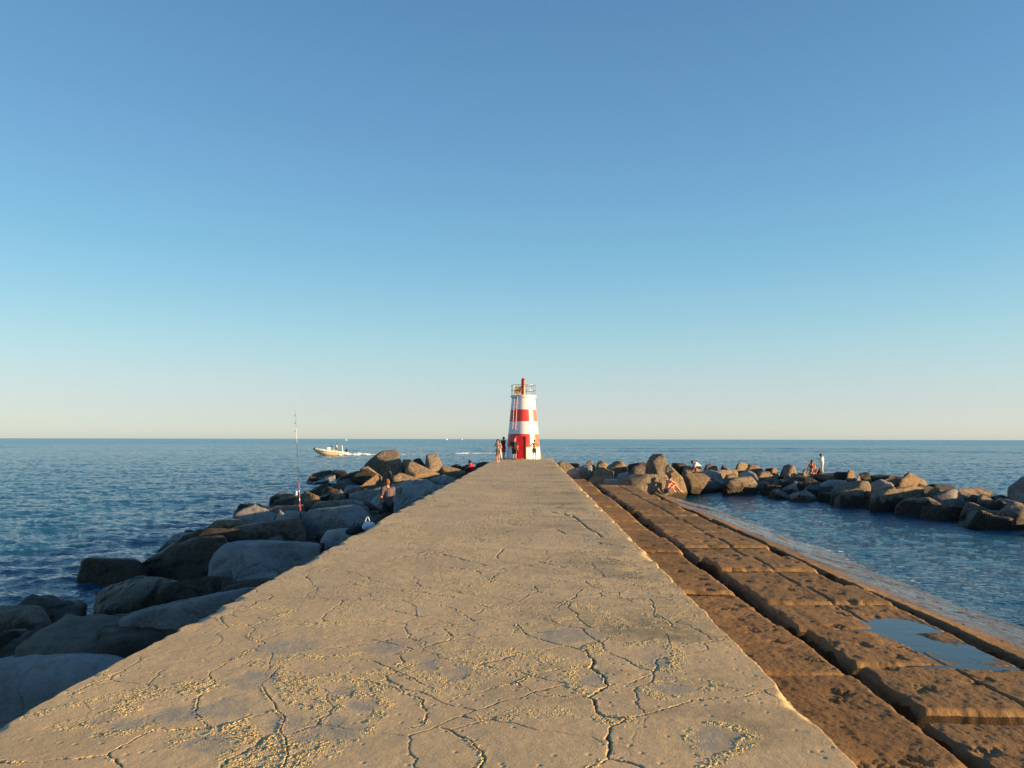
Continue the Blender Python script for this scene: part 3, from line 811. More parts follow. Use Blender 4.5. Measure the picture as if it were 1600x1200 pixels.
R_(13.6, 1.2, [(30,955),(75,944),(100,960),(112,974),(60,990),(20,985)], 'rock_dark', 'small wet boulder tip just above the water at far left')
R_(14.8, 2.0, [(318,925),(330,868),(345,851),(400,847),(480,847),(501,856),(497,900),(420,950),(330,960)], 'rock_blue', 'large flat-topped grey-blue boulder rising beside the walkway', rough=.05, sub=6, k=22)
R_(10.6, 1.3, [(346,945),(350,916),(400,902),(440,905),(452,935),(400,965),(350,960)], 'rock_dark', 'dark brown boulder half hidden under the walkway edge', sub=5)
R_(13.3, 1.8, [(148,965),(150,930),(168,914),(205,903),(255,900),(300,912),(318,930),(300,975),(220,990),(155,985)], 'rock_dark', 'black rough rounded boulder covered in weed, standing in the water', rough=.075, sub=6, k=9)
R_(17.0, 1.9, [(108,916),(128,874),(135,871),(215,873),(232,885),(240,920),(170,925)], 'rock_dark', 'flat sharp-edged dark slab jutting leftmost into the sea', k=34, rough=.02, sub=6)
R_(16.8, 2.4, [(210,885),(245,862),(300,838),(352,835),(365,870),(345,925),(260,935),(215,915)], 'rock_dark', 'big dark brown sloping boulder behind the black weedy one', rough=.035, sub=6)
R_(19.0, 2.2, [(235,862),(290,836),(325,824),(370,824),(390,850),(360,880),(260,885)], 'rock_dark', 'dark ridge boulder rising above the sloping brown one', rough=.035)
R_(20.2, 2.2, [(340,850),(352,830),(375,822),(440,812),(464,808),(473,835),(470,858),(400,868),(345,866)], 'rock', 'wide grey boulder directly left of the fishing rod foot', k=24, rough=.03, sub=6)
R_(24.0, 1.5, [(322,828),(338,813),(372,811),(384,826),(378,845),(330,842)], 'rock_tan', 'dark boulder with sunlit crest at the waterline left of the grey ones')
R_(27.5, 2.0, [(380,822),(405,800),(432,790),(470,787),(474,820),(400,840)], 'rock', 'dark hunched boulder behind the fishing rod, crest in sun', top=.1)
R_(22.8, 1.1, [(424,818),(437,797),(451,812),(450,832),(424,832)], 'rock_blue', 'small pointed pale boulder just left of the fishing rod', k=26)
R_(21.8, 2.6, [(474,822),(488,798),(512,798),(543,790),(563,795),(577,812),(574,838),(500,855),(476,848)], 'rock_blue', 'broad flat grey boulder right of the fishing rod', k=20, rough=.03, sub=6)
R_(17.0, 1.8, [(500,845),(512,826),(545,824),(562,838),(552,865),(505,870)], 'rock_blue', 'medium grey-blue boulder beside the bags at the walkway edge', rough=.035)
R_(15.6, 1.2, [(535,850),(560,833),(590,829),(585,850),(545,866)], 'rock', 'dark flat boulder under the bags')
R_(32.0, 1.8, [(471,792),(476,768),(480,767),(497,775),(505,787),(490,800),(472,800)], 'rock_tan', 'golden sunlit pointed boulder right behind the fishing rod reel', k=26, rough=.03)
R_(38.0, 1.8, [(420,790),(424,778),(436,771),(460,772),(471,782),(465,796),(425,796)], 'rock_tan', 'brown boulder at the waterline left of the fishing rod', rough=.06)
R_(34.0, 1.6, [(455,796),(462,780),(478,772),(485,785),(480,800)], 'rock_dark', 'small dark boulder below the brown waterline one')
R_(36.0, 1.6, [(497,785),(505,766),(513,759),(527,765),(532,782),(510,790)], 'rock_dark', 'dark triangular boulder left of the golden slab', k=28)
R_(33.5, 1.6, [(505,790),(520,772),(532,764),(541,778),(545,795),(515,797)], 'rock', 'grey wedge boulder with lit upper edge below the golden slab', k=30)
R_(29.0, 2.2, [(465,803),(500,783),(545,781),(565,792),(560,806),(500,812)], 'rock', 'long low grey boulder behind the broad flat one')
R_(37.0, 2.2, [(530,772),(545,764),(585,741),(590,740),(593,745),(592,760),(540,778)], 'rock_tan', 'slab with broad golden sunlit face left of the fisherman', k=44, rough=.018, shrink=.95, top=-.35, bx=-.7)
R_(32.5, 1.8, [(545,790),(549,770),(600,759),(602,785),(552,796)], 'rock_blue', 'grey-blue boulder below the golden-faced slab', k=26)
R_(28.0, 1.8, [(576,800),(580,785),(592,772),(612,768),(628,776),(634,792),(628,815),(580,815)], 'rock_blue', 'rounded grey boulder right behind the fisherman legs', k=10)
R_(26.0, 1.3, [(545,812),(560,798),(590,797),(598,815),(560,828)], 'rock', 'low dark boulder between flat boulder and fisherman')
R_(25.5, 1.3, [(628,800),(636,783),(655,776),(668,777),(664,795),(640,812)], 'rock_blue', 'smooth boulder tucked against the walkway right of the fisherman', k=12)
R_(51.0, 2.2, [(571,748),(573,728),(590,711),(602,703),(616,701),(620,704),(626,724),(630,748),(600,756)], 'rock', 'tallest boulder of the left breakwater with steep right edge', k=34, rough=.035, sub=5, shrink=.75)
R_(47.5, 1.8, [(563,733),(575,727),(602,741),(600,752),(585,752)], 'rock_tan', 'tan slab leaning below the tallest boulder', k=26)
R_(46.0, 2.6, [(536,772),(546,752),(556,739),(572,731),(592,744),(592,762),(560,776)], 'rock_dark', 'dark jagged boulder left below the tallest one')
R_(45.0, 1.8, [(508,772),(520,757),(545,750),(556,757),(548,775),(515,778)], 'rock_dark', 'dark wet boulder at the waterline left of the golden-faced slab')
R_(53.0, 2.4, [(520,760),(532,746),(555,736),(575,734),(575,755),(530,764)], 'rock_dark', 'dark low boulder behind the jagged one by the sea')
R_(64.0, 2.6, [(486,748),(490,740),(505,735),(514,734),(524,740),(522,752),(488,752)], 'rock_dark', 'isolated dark boulder awash at the tip of the left rocks', rough=.06)
R_(61.0, 2.0, [(516,748),(522,735),(540,737),(552,746),(545,756)], 'rock_dark', 'dark rock ledge beside the isolated awash boulder')
R_(44.0, 1.7, [(594,752),(600,740),(609,736),(612,748),(608,760),(597,760)], 'rock_tan', 'small upright tan boulder right over the fisherman head', k=22)
R_(38.0, 2.0, [(611,756),(616,744),(624,738),(650,747),(645,760),(615,762)], 'rock_tan', 'low triangular tan boulder right of the fisherman head', k=30)
R_(40.5, 1.9, [(631,750),(640,722),(645,721),(684,741),(687,752),(670,762),(634,758)], 'rock_tan', 'long tilted boulder with golden upper face', k=36, rough=.03, top=.25, bx=.5, shrink=.9)
R_(52.0, 1.4, [(624,730),(630,717),(641,717),(645,728),(636,735)], 'rock_tan', 'small rounded orange-brown boulder beside the tallest one', k=12)
R_(50.5, 1.6, [(640,728),(648,718),(656,716),(664,728),(662,740),(645,738)], 'rock_dark', 'dark boulder between the small orange and the upright grey one')
R_(50.0, 1.7, [(664,732),(667,711),(671,709),(682,709),(692,726),(693,738),(670,742)], 'rock', 'upright grey boulder with sunlit lower right face', k=30, rough=.035)
R_(44.0, 2.2, [(686,737),(693,727),(718,734),(725,737),(722,748),(705,756),(688,750)], 'rock_tan', 'long golden boulder beside the walkway near the red-clad person', k=18)
R_(35.5, 2.4, [(611,770),(614,757),(640,749),(665,750),(680,760),(672,778),(620,782)], 'rock_blue', 'wide shaded grey-blue boulder right of the fisherman', k=16)
R_(31.0, 2.2, [(628,782),(634,764),(660,758),(698,758),(694,775),(650,794)], 'rock_blue', 'long shaded boulder lying along the walkway edge', k=16)
R_(32.0, 1.2, [(613,775),(620,760),(632,762),(636,778),(625,788)], 'rock_blue', 'small round grey boulder right of the fisherman shoulder', k=10)
R_(38.5, 2.0, [(672,768),(676,748),(695,741),(712,748),(708,762),(685,774)], 'rock_blue', 'shaded blocky boulder below the long golden one', k=18)
R_(57.0, 1.8, [(702,738),(706,728),(716,725),(727,733),(724,742)], 'rock_dark', 'dark boulder on the skyline left of the red-clad person')
R_(55.0, 1.8, [(716,742),(721,731),(730,726),(742,730),(740,745)], 'rock_dark', 'dark boulder right below the red-clad person')
R_(59.0, 1.8, [(738,735),(745,725),(755,722),(768,724),(765,735)], 'rock_dark', 'farthest dark boulder peeping over the left walkway edge')
R_(41.0, 2.0, [(590,775),(592,758),(606,755),(614,765),(612,780)], 'rock_dark', 'dark boulder in the gap behind the fisherman back')

# ---- right breakwater, from the walkway outwards
G = dict(grp='R')
R_(58.0, 1.8, [(867,732),(872,723),(880,720),(886,722),(896,730),(890,742)], 'rock', 'brown boulder closest to the walkway end on the right', **G)
R_(60.0, 1.8, [(884,732),(890,723),(904,724),(908,735)], 'rock_dark', 'low dark boulder just behind the brown one by the walkway', **G)
R_(50.0, 2.4, [(879,746),(892,734),(915,725),(924,728),(922,744),(896,757)], 'rock_blue', 'long shaded boulder at the end of the block rows', k=22, **G)
R_(53.0, 1.4, [(914,734),(917,722),(924,720),(930,730),(926,742)], 'rock_tan', 'small golden upright boulder right of the long shaded one', **G)
R_(47.5, 1.3, [(903,746),(907,734),(916,730),(919,742),(912,752)], 'rock_tan', 'small pale boulder in front of the golden upright one', **G)
R_(55.0, 1.6, [(930,734),(934,723),(941,719),(949,725),(947,740)], 'rock_tan', 'pale rounded boulder on the skyline', k=12, **G)
R_(51.5, 2.0, [(947,742),(952,728),(962,720),(972,720),(983,733),(975,744)], 'rock_tan', 'block with bright triangular sunlit face and dark top', k=34, top=.2, bx=-.5, **G)
R_(47.5, 1.8, [(921,752),(930,735),(940,729),(958,737),(955,752)], 'rock_tan', 'broad tan boulder in front of the pale rounded one', **G)
R_(44.5, 2.0, [(915,762),(925,746),(950,742),(966,750),(960,764)], 'rock', 'low grey boulder at the end of the middle block row', **G)
R_(42.8, 1.8, [(942,764),(946,748),(973,749),(978,757),(975,768)], 'rock_blue', 'flat blue-grey block beside the big rounded boulder', k=36, rough=.02, **G)
R_(46.0, 1.6, [(958,754),(968,739),(980,736),(988,748),(982,760)], 'rock_blue', 'shaded boulder behind the flat blue-grey block', **G)
R_(58.0, 2.0, [(976,735),(984,725),(1004,722),(1013,727),(1012,738)], 'rock_dark', 'dark skyline boulder left of the standing stone', **G)
R_(50.0, 2.0, [(981,744),(990,729),(1002,725),(1014,736),(1012,748)], 'rock', 'brown broken boulder left of the standing stone', rough=.08, **G)
R_(45.5, 1.3, [(1009,742),(1011,724),(1017,713),(1022,709),(1035,709),(1040,720),(1043,742),(1025,750)], 'rock', 'tall rounded standing stone, highest on the right breakwater', k=14, rough=.04, sub=5, **G)
R_(38.8, 2.4, [(975,752),(978,743),(990,740),(1038,741),(1042,750),(1040,766),(1000,771),(978,762)], 'rock', 'big smooth rounded block in front of the standing stone', k=14, rough=.025, sub=5, **G)
R_(42.5, 1.5, [(1040,742),(1041,728),(1046,725),(1064,745),(1071,759),(1064,776),(1046,772)], 'rock_tan', 'golden leaning boulder behind the seated bather', k=24, rough=.045, sub=5, **G)
R_(54.0, 2.0, [(1045,738),(1052,723),(1066,723),(1076,731),(1074,744)], 'rock_dark', 'dark skyline boulder right of the standing stone', **G)
R_(53.0, 2.2, [(1064,744),(1070,728),(1084,726),(1094,736),(1092,748)], 'rock', 'rough brown boulder below the crouching person', rough=.08, **G)
R_(45.0, 2.0, [(1064,758),(1068,742),(1085,738),(1100,741),(1108,747),(1092,762)], 'rock_tan', 'flat-topped golden boulder right of the leaning one', k=26, **G)
R_(47.8, 2.2, [(1072,774),(1080,756),(1100,749),(1128,752),(1133,772),(1100,776)], 'rock', 'dark shaded boulder at the lagoon edge below the golden one', **G)
R_(52.0, 2.0, [(1091,752),(1096,737),(1110,733),(1124,738),(1132,752),(1110,758)], 'rock_blue', 'shaded blue boulder left of the long pale one', **G)
R_(53.5, 1.8, [(1112,748),(1118,735),(1150,735),(1156,744),(1140,750)], 'rock_tan', 'long pale boulder lying across the middle of the pile', k=24, **G)
R_(49.0, 1.5, [(1130,758),(1134,743),(1150,740),(1158,750),(1150,760)], 'rock_tan', 'tan boulder above the large waterline boulder', **G)
R_(46.3, 2.2, [(1130,772),(1133,754),(1146,747),(1172,745),(1180,756),(1180,768),(1160,779)], 'rock', 'large rounded dark boulder standing at the lagoon edge', k=14, sub=5, **G)
R_(50.0, 2.0, [(1153,756),(1158,741),(1170,734),(1180,740),(1191,755),(1178,762)], 'rock_blue', 'peaked shaded boulder behind the large rounded one', k=26, **G)
R_(58.0, 1.7, [(1096,738),(1104,727),(1110,725),(1120,730),(1124,740)], 'rock', 'dark skyline boulder right of the crouching person', k=26, **G)
R_(60.0, 1.7, [(1123,738),(1130,727),(1146,735),(1146,742)], 'rock_dark', 'low dark pointed skyline boulder', k=30, **G)
R_(57.0, 1.9, [(1145,739),(1153,724),(1158,721),(1166,724),(1173,734),(1165,744)], 'rock_tan', 'brown pyramid boulder on the skyline', k=34, **G)
R_(58.0, 2.4, [(1164,738),(1170,725),(1186,727),(1198,737),(1190,744)], 'rock_tan', 'low brown boulder adjoining the brown pyramid', **G)
R_(53.0, 2.2, [(1180,750),(1186,738),(1202,738),(1208,746),(1200,756)], 'rock_tan', 'rubbly tan boulder right of the peaked shaded one', rough=.09, **G)
R_(49.0, 2.4, [(1178,776),(1185,755),(1200,746),(1218,750),(1224,772),(1200,780)], 'rock_dark', 'big black boulder at the lagoon edge behind the golden pyramid', **G)
R_(46.8, 1.4, [(1199,768),(1205,756),(1213,748),(1222,759),(1220,772),(1207,775)], 'rock_tan', 'golden pyramid boulder catching the sun at the lagoon edge', k=40, rough=.02, **G)
R_(50.5, 1.4, [(1222,762),(1225,745),(1229,739),(1234,739),(1237,756)], 'rock_tan', 'narrow golden upright boulder', k=34, **G)
R_(52.0, 1.6, [(1234,752),(1237,740),(1243,739),(1247,750)], 'rock_tan', 'small tan boulder right of the narrow golden one', **G)
R_(57.0, 1.9, [(1192,742),(1198,732),(1212,731),(1218,742)], 'rock_dark', 'low skyline boulder left of the reddish one', **G)
R_(56.0, 1.9, [(1219,740),(1226,728),(1232,725),(1240,727),(1246,739)], 'rock', 'reddish brown skyline boulder left of the long-haired woman', k=24, **G)
R_(55.0, 1.8, [(1203,744),(1206,731),(1213,731),(1216,744)], 'rock_tan', 'small square tan boulder on top of the pile', k=30, **G)
R_(45.5, 3.0, [(1218,782),(1224,755),(1245,744),(1270,748),(1292,760),(1292,782),(1240,786)], 'rock_dark', 'very wide black boulder at the lagoon edge below the two people', sub=5, **G)
R_(53.0, 2.6, [(1240,754),(1248,739),(1268,741),(1282,740),(1280,756)], 'rock', 'dark boulder carrying the long-haired woman', **G)
R_(53.5, 2.8, [(1270,756),(1278,739),(1310,738),(1320,745),(1315,758)], 'rock', 'flat dark boulder the white-clad person stands on', **G)
R_(53.5, 1.1, [(1251,740),(1256,733),(1260,732),(1262,742)], 'rock_tan', 'small pale boulder at the long-haired woman side', k=20, **G)
R_(54.0, 1.1, [(1273,741),(1276,733),(1281,731),(1284,741)], 'rock_dark', 'small black boulder between the two people', **G)
R_(43.5, 2.8, [(1276,780),(1282,760),(1300,749),(1320,750),(1326,765),(1310,784)], 'rock_blue', 'long grey boulder right of the very wide black one', k=12, **G)
R_(39.6, 2.6, [(1298,784),(1302,768),(1315,757),(1340,751),(1353,752),(1357,762),(1352,780),(1330,796),(1305,792)], 'rock', 'dark round boulder with lit corner jutting into the lagoon', k=14, sub=5, **G)
R_(43.0, 1.2, [(1334,757),(1340,743),(1343,742),(1347,756)], 'rock_tan', 'tiny golden triangular boulder on top of the round one', k=34, **G)
R_(46.0, 1.8, [(1338,757),(1343,740),(1357,738),(1363,754),(1352,760)], 'rock_dark', 'upright black boulder behind the tiny golden one', k=26, **G)
R_(50.5, 1.5, [(1320,748),(1325,735),(1332,733),(1338,742),(1334,750)], 'rock_tan', 'small brown skyline boulder with golden right side', **G)
R_(51.5, 2.4, [(1300,746),(1306,737),(1324,737),(1328,748)], 'rock_dark', 'low dark skyline boulder right of the white-clad person', **G)
R_(48.0, 2.4, [(1355,756),(1362,744),(1385,742),(1392,754),(1375,762)], 'rock_dark', 'low dark rough boulder on the outer crest', rough=.08, **G)
R_(46.5, 2.2, [(1380,756),(1388,743),(1410,745),(1418,756)], 'rock', 'rough boulder on the outer crest left of the high ridge', rough=.08, **G)
R_(41.5, 2.4, [(1354,778),(1359,757),(1376,748),(1394,756),(1402,772),(1380,790)], 'rock_blue', 'smooth shaded boulder right of the dark round one', k=14, **G)
R_(43.0, 1.2, [(1380,757),(1383,749),(1388,748),(1393,757)], 'rock_tan', 'tiny golden boulder on the smooth shaded one', k=30, **G)
R_(42.0, 2.4, [(1396,770),(1404,754),(1415,743),(1424,739),(1442,746),(1459,758),(1455,772),(1410,774)], 'rock_tan', 'high rough ridge boulder with crumbling sunlit crest', rough=.07, sub=5, **G)
R_(36.0, 2.2, [(1360,798),(1362,775),(1376,762),(1396,760),(1408,775),(1408,805),(1385,806)], 'rock', 'large shaded boulder left of the golden-faced block', sub=5, k=20, **G)
R_(36.8, 2.0, [(1392,782),(1393,765),(1432,758),(1442,760),(1448,778),(1420,786)], 'rock_tan', 'block with broad golden face toward the lagoon', k=44, rough=.018, sub=5, top=.05, **G)
R_(33.6, 2.0, [(1401,804),(1404,788),(1416,778),(1448,776),(1480,795),(1468,810),(1420,814)], 'rock', 'dark blunt boulder at the waterline in front of the golden-faced block', k=22, sub=5, **G)
R_(37.0, 1.6, [(1446,785),(1452,768),(1461,760),(1467,761),(1469,772),(1458,788)], 'rock_tan', 'small golden boulder right of the golden-faced block', k=30, **G)
R_(34.5, 1.9, [(1452,790),(1462,774),(1488,763),(1494,764),(1509,786),(1495,800),(1465,802)], 'rock_blue', 'shaded triangular boulder with thin sunlit right edge', k=36, rough=.03, sub=5, **G)
R_(38.5, 2.6, [(1486,782),(1494,764),(1522,761),(1548,769),(1562,779),(1550,792),(1505,792)], 'rock', 'broad rounded brown boulder behind the triangular one', k=12, sub=5, **G)
R_(41.5, 2.4, [(1452,772),(1460,757),(1490,760),(1500,772),(1480,780)], 'rock_dark', 'dark boulder behind the small golden one', **G)
R_(32.2, 2.0, [(1462,816),(1468,800),(1492,789),(1508,793),(1514,815),(1490,820)], 'rock_dark', 'low dark boulder at the waterline right of the blunt one', sub=5, **G)
R_(30.8, 2.2, [(1502,818),(1504,800),(1511,783),(1520,785),(1552,800),(1558,808),(1552,820),(1525,828)], 'rock', 'pointed grey boulder with sunlit sloping top at the waterline', k=34, rough=.03, sub=5, top=.15, bx=.5, **G)
R_(33.5, 1.9, [(1522,795),(1530,776),(1536,773),(1562,787),(1570,797),(1560,808)], 'rock', 'tilted boulder with golden right flank behind the pointed one', k=30, sub=5, **G)
R_(29.3, 2.4, [(1554,832),(1560,803),(1582,782),(1596,788),(1640,812),(1650,850),(1600,856),(1570,846)], 'rock', 'large angular dark boulder at the right frame edge by the water', k=28, sub=5, **G)
R_(34.0, 2.4, [(1577,780),(1579,763),(1598,747),(1640,742),(1670,760),(1665,800),(1585,795)], 'rock_blue', 'big blue-grey boulder cut off by the right frame edge', k=18, sub=5, **G)
R_(37.0, 2.2, [(1548,792),(1556,776),(1580,777),(1590,790),(1570,802)], 'rock_dark', 'low dark boulder left of the cut-off blue-grey one', **G)
R_(26.5, 2.4, [(1592,862),(1596,836),(1640,822),(1720,830),(1730,880),(1640,890)], 'rock_dark', 'dark boulder corner low at the right frame edge', **G)
R_(34.0, 1.8, [(1600,800),(1590,785),(1630,782),(1660,792),(1650,812)], 'rock_tan', 'tan boulder with lit top between the two frame edge boulders', **G)

# ---- smaller stones filling the gaps, and the rubble core below
def fillers():
    rr = random.Random(11)
    protos = []
    for i in range(7):
        pts = []
        for s1 in (-1, 1):
            for s2 in (-1, 1):
                for s3 in (-1, 1):
                    pts.append(Vector((s1 * rr.uniform(.6, 1), s2 * rr.uniform(.55, .95), s3 * rr.uniform(.45, .8))))
        pts += [Vector([rr.uniform(-1, 1) * 1.05 for _ in range(3)]) for _ in range(2)]
        c, pl, ext = hull_planes(pts)
        me = rock_mesh(pl, c, ext, 4, 500 + i, 50, .05)
        protos.append(me)
    def put(x, y, z, s, side):
        me = rr.choice(protos)
        m2 = me.copy()
        o = link('boulder', m2, MAT[rr.choice(['rock_dark', 'rock', 'rock_dark', 'rock_blue'])], cat='boulder',
                 label='small dark stone filling a gap low in the left pile' if side == 'L' else 'small dark stone filling a gap low in the right pile',
                 group='gap stones of the left breakwater' if side == 'L' else 'gap stones of the right breakwater')
        o.location = (x, y, z); o.rotation_euler = (rr.uniform(-.5, .5), rr.uniform(-.5, .5), rr.uniform(0, 6.3))
        o.scale = (s * rr.uniform(.8, 1.3), s * rr.uniform(.8, 1.2), s * rr.uniform(.8, 1.1))
    for i in range(95):
        y = 9 + 53 * rr.random() ** 1.15
        wl = -8.2 - 10.2 * (y - 9) / 57
        f = rr.random()
        x = -3.7 + (wl + 3.7) * f
        put(x, y, 0.55 - 0.75 * f + rr.uniform(-.1, .1), rr.uniform(.45, .8), 'L')
    sp = [(3, 52.5), (12, 53), (17, 48), (19.5, 41), (20.5, 34), (21.5, 28)]
    for i in range(95):
        t = rr.random() * (len(sp) - 1.001); k = int(t); f = t - k
        cx = sp[k][0] * (1 - f) + sp[k + 1][0] * f; cy = sp[k][1] * (1 - f) + sp[k + 1][1] * f
        dx, dy = sp[k + 1][0] - sp[k][0], sp[k + 1][1] - sp[k][1]; L = math.hypot(dx, dy)
        u = rr.uniform(-1, 1)
        put(cx - dy / L * u * 4.2, cy + dx / L * u * 4.2, 0.25 - 0.35 * abs(u), rr.uniform(.45, .8), 'R')
fillers()
def cores():
    spl = [(-2.9, -6), (-2.9, 64)]
    def fl(X, Y):
        wl = -8.4 - 10.0 * (Y - 9) / 57
        f = np.clip((X + 2.9) / (wl + 2.9), 0, 1.6)
        return 0.62 - 0.95 * f + 0.5 * (fbm2(X * 0.9, Y * 0.9, 95, 4) - 0.5)
    sheet('ground', np.linspace(-24, -2.95, 110), np.linspace(-6, 66, 320), fl, MAT['rock_dark'], kind='structure', label='rubble core of the left breakwater')
    sp = [(2, 52.5), (12, 53), (17, 48), (19.5, 41), (20.5, 34), (21.5, 28), (22.5, 15), (23, 0)]
    def fr(X, Y):
        D = polydist(X, Y, sp)
        return 0.25 - 1.1 * sstep(1.5, 6.5, D) + 0.4 * (fbm2(X * 0.9, Y * 0.9, 96, 4) - 0.5)
    sheet('ground', np.linspace(-2, 32, 150), np.linspace(-2, 62, 250), fr, MAT['rock_dark'], kind='structure', label='rubble core of the right breakwater')
cores()

# ------------------------------------------------------------ lighthouse
def lighthouse():
    cx, cy = -0.735, 62.0
    root = empty('lighthouse', (cx, cy, DECK_Z), label='small red and white banded lighthouse tower at the end of the walkway', cat='lighthouse')
    cam_dir = math.atan2(-cy, -cx)      # angle that faces back down the walkway
    def paint():
        t = NT('banded lighthouse paint'); o = t.obj(); s = t.sep(o)
        z = s[2]
        z = t.math('ADD', z, t.map(t.noise(5, 3, 0.5, o), 0.3, 0.7, -0.008, 0.008))
        def band(a, b): return t.math('MULTIPLY', t.math('GREATER_THAN', z, a), t.math('LESS_THAN', z, b))
        red = t.math('ADD', band(0.975, 2.0), band(3.0, 3.95))
        ang = t.math('ARCTAN2', s[0], t.math('MULTIPLY', s[1], -1))   # 0 faces the walkway, positive to the right
        deg = t.math('MULTIPLY', ang, 57.2958)
        stripe = t.math('MULTIPLY', t.math('GREATER_THAN', deg, 26.5), t.math('LESS_THAN', deg, 41.5))
        salmon = t.map(deg, 41.0, 42.0)
        nz = t.noise(2.5, 5, 0.65, o)
        redc = t.mix(t.map(nz, 0.35, 0.7), (0.62, 0.045, 0.045), (0.72, 0.065, 0.06))
        redc = t.mix(t.math('MULTIPLY', salmon, 0.75), redc, (0.66, 0.155, 0.085))  # red shifts to salmon right of the stripe
        wh = t.mix(t.map(nz, 0.35, 0.7), (0.74, 0.77, 0.80), (0.80, 0.82, 0.84))
        streak = t.noise(6, 4, 0.6, t.scl(o, (1, 1, 0.12)))
        wh = t.mix(t.map(streak, 0.55, 0.75, 0, 0.45), wh, (0.48, 0.40, 0.30))
        wh = t.mix(t.map(z, 0.25, 0.0, 0, 0.4), wh, (0.45, 0.38, 0.28))
        f = t.math('MULTIPLY', red, t.math('SUBTRACT', 1.0, stripe))
        col = t.mix(f, wh, redc)
        return t.set(color=col, rough=0.42, normal=t.bump(t.noise(9, 4, 0.6, o), 0.008))
    tw = MB()
    prof = []
    for i in range(0, 41):
        z = 4.92 * i / 40
        prof.append((1.41 + (0.93 - 1.41) * z / 4.92, z))
    tw.lathe(prof, n=96)
    tw.build('tower', paint(), root, smooth=True)
    slab = MB(); slab.lathe([(0.90, 4.90), (1.0, 4.925), (1.03, 4.95), (1.03, 5.08), (1.01, 5.11), (0.2, 5.13)], n=64)
    white = simple('white paint', (0.80, 0.79, 0.76), 0.5, bump=0.003)
    slab.build('gallery_floor', white, root, smooth=False)
    red = simple('glossy red paint', (0.58, 0.03, 0.025), 0.3)
    dred = simple('door red paint', (0.46, 0.006, 0.010), 0.35, bump=0.002)
    metal = simple('grey railing', (0.22, 0.22, 0.21), 0.45, 0.6)
    # door with its white reveal
    dx, dang = -0.155, 0.0
    yb = -1.415; yt = -1.25
    fr = MB()
    fr.box((dx - 0.375, -1.30, 0.885), (0.05, 0.30, 1.77)); fr.box((dx + 0.375, -1.30, 0.885), (0.05, 0.30, 1.77)); fr.box((dx, -1.285, 1.80), (0.80, 0.27, 0.05))
    fr.build('door_frame', red, root)
    d = MB(); d.box((dx, -1.37, 0.875), (0.69, 0.06, 1.745), bev=0.006)
    dd = d.build('door', dred, root)
    p = MB(); p.box((dx, -1.405, 1.28), (0.50, 0.018, 0.70), bev=0.005); p.box((dx, -1.405, 0.46), (0.50, 0.018, 0.62), bev=0.005); p.build('door_panel', dred, dd)
    hd = MB(); hd.cone((dx + 0.27, -1.395, 0.86), (dx + 0.27, -1.45, 0.86), .012, .012); hd.cone((dx + 0.27, -1.445, 0.86), (dx + 0.17, -1.445, 0.86), .011, .011); hd.build('handle', metal, dd)
    # white edge of the reveal, in the sun
    we = MB(); we.box((dx - 0.412, -1.32, 0.9), (0.02, 0.28, 1.8)); we.build('door_trim', white, root)
    st = MB(); st.box((dx, -1.50, 0.02), (0.9, 0.3, 0.05), bev=.01); st.build('door_step', simple('concrete step', (0.36, 0.31, 0.23), 0.85, bump=.004), root)
    # railing
    n = 9
    for k in range(n):
        a = 2 * math.pi * k / n - math.pi / 2 + 0.28
        m = MB(); m.cone((0.97 * math.cos(a), 0.97 * math.sin(a), 5.1), (0.97 * math.cos(a), 0.97 * math.sin(a), 5.93), .018, .018, 8)
        m.build('railing_post', metal, root)
    for zz in (5.50, 5.93):
        m = MB(); pts = [(0.97 * math.cos(2 * math.pi * k / 48), 0.97 * math.sin(2 * math.pi * k / 48), zz) for k in range(49)]
        m.tube(pts, .017, 6); m.build('handrail', metal, root)
    # lantern
    ln = MB(); ln.lathe([(0.17, 5.13), (0.17, 5.86), (0.20, 5.88), (0.20, 5.92), (0.16, 5.94)], n=24)
    lo = ln.build('lantern_post', red, root, smooth=False)
    lens = MB(); lens.lathe([(0.15, 5.94), (0.165, 5.97), (0.165, 6.30), (0.15, 6.33), (0.165, 6.35), (0.165, 6.42), (0.10, 6.50), (0.02, 6.53)], n=24)
    lens.build('lamp', simple('red lamp glass', (0.45, 0.02, 0.02), 0.15), lo, smooth=False)
    for zz in (6.03, 6.12, 6.21):
        r_ = MB(); r_.lathe([(0.168, zz), (0.178, zz + .02), (0.168, zz + .04)], n=24); r_.build('lamp_ring', red, lo)
    # slanted solar panel on a frame
    sp = empty('solar_panel', (-0.45, -0.25, 5.13)); sp.parent = root
    pn = MB(); rot = Matrix.Rotation(math.radians(-28), 4, 'Y') @ Matrix.Rotation(math.radians(10), 4, 'X')
    pn.box((0.0, 0, 0.40), (0.50, 0.035, 0.62), Matrix.Rotation(math.radians(16), 4, 'X') @ Matrix.Rotation(math.radians(12), 4, 'Y'), bev=.004)
    panel = pn.build('panel', simple('amber back sheet', (0.62, 0.38, 0.14), 0.4), sp)
    pf = MB()
    pf.cone((-.30, .02, 0.0), (-.16, -.07, .72), .022, .022, 8); pf.cone((.26, .02, 0.0), (.26, -.07, .70), .02, .02, 8); pf.cone((-.22, -.04, .4), (.26, -.05, .4), .018, .018, 8); pf.cone((-.30, .3, 0), (-.16, -.05, .7), .016, .016, 8)
    pf.build('panel_frame', metal, sp)
    bx = MB(); bx.box((.02, -.16, .12), (.24, .12, .20), bev=.01); bx.build('junction_box', simple('tan cabinet', (0.52, 0.38, 0.2), .5), sp)
    # ladder on the left flank
    a = cam_dir - math.radians(33)
    lad = empty('ladder', (0, 0, 0)); lad.parent = root
    railm = simple('pinkish ladder', (0.62, 0.42, 0.42), 0.4)
